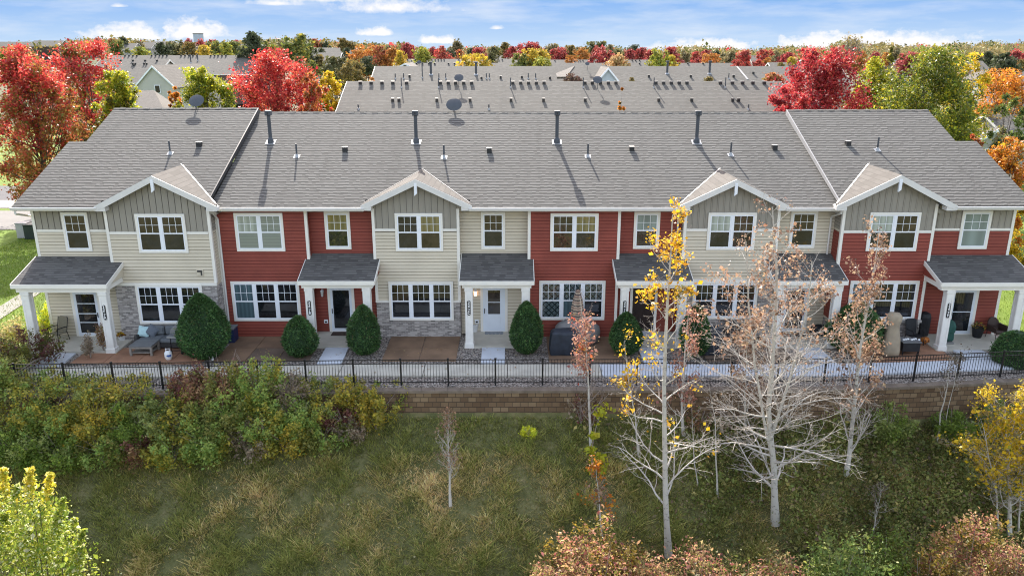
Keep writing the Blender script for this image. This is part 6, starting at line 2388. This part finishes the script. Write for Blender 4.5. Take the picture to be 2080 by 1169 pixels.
def dish(px, py, wpx, hpx, base, label):
    """satellite dish seen from behind, on a short mast"""
    c = at_y(px, py, base.y)
    zc = (base.y - CAM_Y) * CT + (CAM_Z - c.z) * ST
    r = wpx / FPX * zc / 2
    t = thing('satellite_dish', base, label, 'satellite dish')
    b = MB().use(M['pipe'])
    b.tube([base + Vector((0, 0, -.1)), base.lerp(c, .75), c + Vector((0, .05, -.1))], .03, 6)
    b.build('mast', None, t)
    b = MB().use(M['dish'])
    q = Quaternion((1, 0, 0), R(-90 - 38)) 
    rows = []
    for i in range(7):
        f = i / 6
        for k in range(28):
            a = 2 * math.pi * k / 28
            v = Vector((r * f * math.cos(a), r * .92 * f * math.sin(a), .16 * r * f * f))
            rows.append(tuple(q @ v + c))
    n0 = 28
    fs = []
    for i in range(6):
        for k in range(n0):
            a, d_ = i * n0 + k, i * n0 + (k + 1) % n0
            fs.append((a, d_, d_ + n0, a + n0))
    b.raw(rows, fs)
    b.build('reflector', None, t, smooth=True)
    b = MB().use(M['pipe'])
    b.tube([c, c + q @ Vector((0, -r * .3, r * 1.1))], .02, 5)
    b.build('arm', None, t)


dish(398, 203, 31, 22, at_plane(398, 221.5, YEA, ZEA, S), 'grey satellite dish on the left end ridge')
dish(922, 211, 32, 22, Vector(tuple(at_y(922, 226, YR)) ), 'large grey satellite dish just behind the middle ridge')
z2 = row_at(81, 165, 705, 1586)
for px, py, yb_, lb in ((932, 157, 177, 'satellite dish over the second roof ridge, left of the middle'), (1214, 161, 181, 'satellite dish over the second roof ridge, right of the middle')):
    dish(px, py, 19, 13, at_plane(px, yb_, z2[2] - 8.2, z2[3] - .416 * 8.2, .416), lb)
for px, py, D, lb in ((851, 126, 172, 'tiny satellite dish on the fourth roof, farthest left'), (943, 127, 172, 'tiny satellite dish beside the bright yellow treetop'), (1193, 129, 112, 'tiny satellite dish on the third roof near the pale gable')):
    p = at_y(px, py, CAM_Y + D - 1.0)
    dish(px, py, 9, 7, p + Vector((0, 0, -1.6)), lb)

# ------------------------------------------------------------------ trees behind the houses
def big_tree(px, pyt, D, wpx, zlo, top, low, label, shape='oval', nclump=150, per=75, leaf=.22, mixh=.35, trunk=.2, basez=None, cat='tree', name='maple_tree', spread=.2, amp=.18, sharp=.22):
    p = at_y(px, pyt, CAM_Y + D)
    bz = gz(p.x, p.y) if basez is None else basez
    base = Vector((p.x, p.y, bz))
    h = p.z - bz
    zc = D * CT + (CAM_Z - p.z * .6) * ST
    r = wpx / FPX * zc / 2 / 1.12
    t = thing(name, base, label, cat)
    leaf *= .62
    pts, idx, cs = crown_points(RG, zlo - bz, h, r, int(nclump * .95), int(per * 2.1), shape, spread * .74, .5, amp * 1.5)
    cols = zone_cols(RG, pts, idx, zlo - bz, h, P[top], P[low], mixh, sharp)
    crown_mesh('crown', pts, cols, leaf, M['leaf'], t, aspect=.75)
    tm = MB().use(M['bark'])
    trunk_mesh(RN, tm, h * .8, trunk, [tuple(c) for c in cs[::max(1, len(cs) // 60)]])
    o = tm.build('trunk', None, None, smooth=True)
    o.parent = t
    return t


big_tree(48, 100, 53, 205, 2.6, 'red', 'rustfall', 'tall red and orange maple at the left edge beside the drive', 'oval', 190, 85, .24, .64)
big_tree(163, 88, 68, 185, 1.5, 'red', 'oldgold', 'scarlet topped maple behind the left edge maple', 'oval', 190, 85, .27, .62)
big_tree(236, 148, 60, 118, 2.5, 'ygreen', 'yolive', 'golden olive tree at the left end ridge corner', 'oval', 110, 85, .24, .5, .14)
big_tree(556, 106, 72, 190, 2.0, 'red', 'redorange', 'broad scarlet maple behind the ridge at the left', 'vase', 200, 85, .28, .30)
big_tree(628, 150, 66, 80, 2.0, 'redorange', 'red', 'smaller orange red maple touching the broad scarlet maple', 'vase', 70, 80, .24, .5, .14)
big_tree(668, 148, 80, 76, 2.5, 'yellow', 'ygreen', 'bright yellow tree behind the orange red maple', 'round', 110, 80, .27, .25, .14, name='yellow_tree')
big_tree(414, 140, 96, 126, 1.5, 'ygreen', 'midgreen', 'yellow green rounded tree behind the ridge dish', 'round', 150, 80, .32, .5, name='rounded_tree')
big_tree(352, 178, 100, 40, 1.5, 'orange', 'ygreen', 'small orange tree between the garage and the yellow green tree', 'oval', 40, 60, .3, .4, .1)
big_tree(1680, 102, 72, 205, 2.0, 'crimson', 'red', 'big crimson maple behind the ridge at the right', 'oval', 200, 85, .28, .35)
big_tree(1612, 176, 66, 90, 5.5, 'crimson', 'red', 'low crimson maple spreading over the ridge left of the big crimson maple', 'round', 60, 70, .24, .3, .12)
big_tree(1790, 118, 74, 136, 1.5, 'ygreen', 'oldgold', 'olive gold tree right of the big crimson maple', 'oval', 130, 80, .28, .45, name='rounded_tree')
big_tree(1812, 86, 110, 36, 1.5, 'yolive', 'olive', 'narrow olive tree top rising behind the olive gold tree', 'flame', 40, 60, .3, .4, .12, name='narrow_tree')
big_tree(1910, 104, 62, 245, 1.0, 'midgreen', 'ygreen', 'large green tree turning yellow behind the right end roof', 'oval', 260, 85, .25, .30, name='shade_tree')
big_tree(1966, 112, 70, 120, 1.0, 'yellow', 'midgreen', 'yellow crowned tree behind the large green tree', 'oval', 90, 75, .26, .62, .15, name='shade_tree')
big_tree(2050, 146, 86, 165, 1.0, 'orange', 'oldgold', 'orange gold tree at the right edge behind the grey house', 'round', 130, 80, .3, .45, name='rounded_tree')
big_tree(2062, 188, 58, 84, 1.0, 'fresh', 'tan', 'pale green and tan tree before the grey house at the right edge', 'oval', 60, 70, .22, .5, .12, name='rounded_tree')
big_tree(2052, 286, 46, 125, .4, 'orange', 'yellow', 'orange tree with yellow lower leaves beside the right end roof', 'oval', 110, 80, .2, .42, .12)
big_tree(1985, 272, 52, 66, 1.0, 'redorange', 'orange', 'small orange red tree at the right end roof step', 'round', 50, 70, .2, .4, .1)
big_tree(1263, 178, 55, 26, 2.0, 'orange', 'oldgold', 'slim orange tree standing up behind the middle ridge', 'flame', 30, 70, .16, .55, .06, name='slim_tree')
big_tree(2120, 480, 44, 110, -.2, 'yellow', 'ygreen', 'low yellow tree beyond the right end porch', 'round', 60, 70, .16, .4, .1, name='rounded_tree')

FAR = {}


def far_mesh(pal, shape, k):
    key = (pal, shape, k)
    if key not in FAR:
        pts, idx, cs = crown_points(RG, 4.0, 6.3, 1.0, 60, 52, shape, .21, .5, .5)
        v = leaf_verts(RG, pts, .17, .8)
        mid_ = pts[:, :2] / 1.0
        cols = pick(RG, len(pts), P[pal], .25) * RG.uniform(.6, 1.2, 60)[idx][:, None]
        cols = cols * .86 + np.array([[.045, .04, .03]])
        tr = []
        for i in range(5):
            a, b = 2 * math.pi * i / 5, 2 * math.pi * (i + 1) / 5
            tr.append([(.08 * math.cos(a), .08 * math.sin(a), 0), (.08 * math.cos(b), .08 * math.sin(b), 0), (.05 * math.cos(b), .05 * math.sin(b), 5), (.05 * math.cos(a), .05 * math.sin(a), 5)])
        v = np.concatenate([v, np.array(tr)])
        cols = np.concatenate([cols, np.tile([[.06, .045, .035]], (5, 1))])
        o = quads('autumn_tree', v, cols, M['leaf_far'])
        me = o.data
        bpy.data.objects.remove(o)
        FAR[key] = me
    return FAR[key]


FCOL = {'c': ('crimson', 'crimson maple'), 'r': ('red', 'scarlet maple'), 'o': ('orange', 'orange tree'), 'm': ('redorange', 'rust orange tree'), 'y': ('yellow', 'bright yellow tree'), 'q': ('ygreen', 'yellow green tree'), 'g': ('midgreen', 'green tree'),
        'd': ('darkgreen', 'dark green tree'), 'l': ('olive', 'olive tree'), 't': ('tan', 'tan tree'), 'k': ('oldgold', 'golden brown tree'), 'p': ('peach', 'pale peach tree'), 's': ('maroon', 'dark red brown bush')}
far_list = [
    (237, 82, 230, 32, 'g'), (285, 98, 205, 50, 'q'), (332, 88, 230, 36, 'd'), (356, 84, 240, 44, 'l'), (388, 88, 220, 44, 'k'), (415, 94, 210, 40, 'y'), (436, 84, 240, 34, 'g'), (458, 88, 225, 34, 'q'), (476, 84, 240, 34, 'g'), (497, 97, 215, 34, 'q'),
    (512, 67, 190, 52, 'd'), (530, 82, 200, 26, 'g'), (381, 78, 420, 16, 'c'), (408, 80, 430, 24, 'c'), (430, 81, 430, 18, 'r'), (480, 82, 430, 16, 'c'), (249, 76, 400, 18, 'd'), (200, 77, 420, 22, 'c'), (225, 80, 420, 18, 'm'), (280, 84, 410, 20, 't'),
    (552, 92, 260, 30, 'q'), (572, 84, 270, 20, 't'), (601, 72, 160, 58, 'g'), (626, 90, 165, 34, 'd'), (612, 72, 230, 28, 'l'), (608, 116, 108, 44, 'k'), (634, 124, 118, 28, 'g'), (684, 118, 112, 56, 'l'), (716, 121, 104, 50, 'k'), (746, 116, 130, 30, 'd'),
    (706, 128, 95, 30, 'k'), (648, 112, 170, 30, 'k'), (650, 98, 260, 26, 'd'), (704, 98, 250, 24, 'd'), (696, 78, 290, 22, 'k'), (712, 83, 290, 16, 'k'), (740, 92, 185, 56, 'o'), (772, 95, 180, 48, 'm'), (796, 99, 178, 40, 'o'), (812, 104, 170, 26, 'y'), (728, 104, 160, 34, 'o'),
    (640, 80, 420, 24, 'm'), (660, 84, 420, 22, 'd'), (760, 90, 420, 30, 'l'), (790, 93, 420, 20, 'd'), (545, 80, 480, 7, 'd'), (537, 83, 480, 8, 'd'), (555, 84, 480, 9, 't'), (565, 80, 470, 12, 'd'),
    (826, 88, 265, 34, 'c'), (838, 93, 270, 24, 'r'), (856, 97, 215, 54, 'q'), (880, 96, 270, 26, 'c'), (896, 95, 255, 32, 'r'), (926, 82, 330, 46, 't'), (914, 100, 300, 24, 'd'), (934, 103, 280, 34, 'm'), (958, 97, 330, 22, 'd'), (974, 98, 285, 34, 'c'), (966, 112.5, 150, 58, 'y'), (997, 107, 200, 22, 'l'),
    (1003, 95, 330, 24, 'l'), (1026, 87, 325, 26, 'k'), (1040, 95, 310, 26, 'c'), (1058, 93, 310, 24, 'r'), (1055, 110, 124, 46, 'g'), (1078, 100, 126, 36, 'y'), (1100, 98, 128, 38, 'y'), (1100, 116, 122, 44, 'q'), (1076, 88, 300, 44, 'c'), (1090, 87, 320, 24, 'c'), (1120, 90, 340, 34, 't'),
    (1136, 98, 262, 38, 'c'), (1160, 93, 330, 28, 'k'), (1158, 113, 220, 20, 'o'), (1182, 98, 245, 36, 'o'), (1221, 95, 222, 50, 'c'), (1212, 86, 360, 38, 'l'), (1240, 92, 350, 30, 't'), (1254, 109, 140, 50, 'p'), (1256, 100, 235, 20, 'l'), (1280, 101, 290, 32, 'c'), (1285, 92, 360, 28, 'd'), (1304, 98, 290, 26, 'c'),
    (1322, 101, 280, 24, 'c'), (1338, 101, 135, 42, 'q'), (1362, 113, 140, 28, 'y'), (1364, 97, 270, 34, 'c'), (1392, 103, 300, 46, 't'), (1415, 105, 290, 18, 'r'), (1434, 102, 265, 24, 'c'), (1446, 111, 185, 42, 'o'), (1418, 120, 190, 20, 'c'), (1455, 104, 330, 30, 'd'), (1482, 103, 305, 42, 't'),
    (1511, 103, 172, 38, 'r'), (1500, 124, 160, 26, 'r'), (1541, 122, 168, 24, 'r'), (1553, 102, 295, 26, 'r'), (1558, 118, 230, 16, 'o'), (1578, 105, 310, 28, 't'), (1600, 108, 290, 36, 'c'), (1612, 118, 150, 38, 'y'), (1640, 106, 300, 26, 'd'), (1585, 128, 120, 22, 'k'),
    (1745, 105, 190, 34, 'o'), (1778, 107, 195, 32, 'c'), (1800, 108, 200, 22, 'o'), (1850, 108, 175, 38, 'c'), (1832, 110, 230, 22, 'k'), (1880, 104, 260, 26, 'o'), (1935, 108, 240, 24, 'k'), (1985, 106, 280, 34, 'd'), (2008, 106, 270, 30, 'd'), (2042, 112, 132, 76, 'd'),
    (2066, 101, 300, 34, 'c'), (1725, 112, 240, 24, 'c'), (1820, 98, 330, 30, 't'), (1700, 104, 330, 26, 'd'), (2075, 122, 180, 30, 'k'), (1162, 152, 100, 56, 's'), (756, 158, 97, 16, 'o'), (1284, 158, 97, 18, 'k'), (1440, 156, 97, 30, 'k'), (1570, 150, 95, 50, 'm'), (1098, 120, 126, 30, 'g'),
    (20, 100, 160, 60, 'q'), (60, 108, 130, 50, 'k'),
]
far_seen = {}
for px, pyt, D, w, c in far_list:
    pal, nm = FCOL[c]
    p = at_y(px, pyt, CAM_Y + D)
    bz = gz(p.x, p.y)
    h = max(2.5, p.z - bz)
    zc = D * CT + (CAM_Z - p.z) * ST
    shape = 'cone' if (w < 14 and c == 'd') else RN.choice(('oval', 'round', 'vase', 'flame'))
    o = bpy.data.objects.new('autumn_tree', far_mesh(pal, shape, RN.randint(0, 1)))
    COL.objects.link(o)
    r = w / FPX * zc / 2 / 1.05
    o.location = (p.x, p.y, p.z - 6.3 * r)
    o.scale = (r * RN.uniform(.9, 1.25), r * RN.uniform(.9, 1.2), r)
    o.rotation_euler = (0, 0, RN.uniform(0, 6.28))
    side = 'at the far left' if px < 420 else ('left of the middle' if px < 800 else ('in the middle' if px < 1250 else ('right of the middle' if px < 1640 else 'at the far right')))
    dep = 'behind the second roof' if D < 145 else ('among the farther roofs' if D < 235 else 'on the skyline')
    tag(o, '%s %s %s' % (nm, dep, side), 'tree', '%ss %s %s' % (nm, dep, side))
    far_seen.setdefault(o['label'], []).append((px, o))
ORD = ('', 'second', 'third', 'fourth', 'fifth', 'sixth', 'seventh', 'eighth')
for lb, lst in far_seen.items():
    lst.sort(key=lambda q: q[0])
    for i, (px, o) in enumerate(lst):
        if len(lst) > 1:
            o['label'] = lb + (', the leftmost' if i == 0 else (', the rightmost' if i == len(lst) - 1 else ', %s from the left' % ORD[i]))
# bare treetop on the right skyline
slender_tree('bare branching tree on the right skyline above the crimson maple', 'bare_tree', [(at_y(1730, 128, 150), [(1730, 118), (1731, 106), (1733, 86)])], .25, 26, lambda t: 4.0 * (1 - t) ** .5 + 1.2, lambda t: .5, 'tan', .5, 200, None, rise=.16, bark_m='bark', twig='bark_twig', t0=.1)

# far woods that read as one mass
n = 13500
px = np.where(RG.uniform(0, 1, n) < .6, RG.uniform(-260, 2340, n), RG.uniform(-1500, 3600, n))
D = RG.uniform(430, 760, n)
ytop = np.where(px > 1690, 92 + 4 * np.sin(px * .021) + 2 * np.sin(px * .09), np.where(px < 820, 87 + 5 * np.sin(px * .017 + 1), 100 + 3 * np.sin(px * .03)))
pts = []
for a, d, yt in zip(px, D, ytop):
    q = at_y(a, yt + RG.exponential(2.6), CAM_Y + d)
    g0 = gz(q.x, q.y)
    pts.append((q.x, q.y, g0 + (q.z - g0) * RG.uniform(.15, 1) ** .5))
kk = np.argsort(RG.uniform(0, 1, n))
sel = fbm(px, D * .2, .05, 21) + RG.normal(size=n) * .5
k = np.digitize(sel, [-1.0, -.45, .05, .5, 1.1])
k = np.where(px > 1650, np.where(RG.uniform(0, 1, n) < .7, 1, k), k)
pts = np.repeat(np.array(pts), 14, 0)
pts = pts + RG.normal(size=pts.shape) * np.array([1.8, 1.8, 1.1])
k = np.repeat(k, 14)
allc = [pick(RG, len(pts), P[c], .15) for c in ('darkgreen', 'tan', 'olive', 'oldgold', 'tan', 'crimson')]
cols = np.clip(np.choose(k[:, None], allc) * 1.15, 0, .8)
tag(crown_mesh('distant_woods', pts, cols, 1.25, M['leaf_far'], None, aspect=.8), 'mixed autumn woods along the horizon', 'woods', kind='stuff')
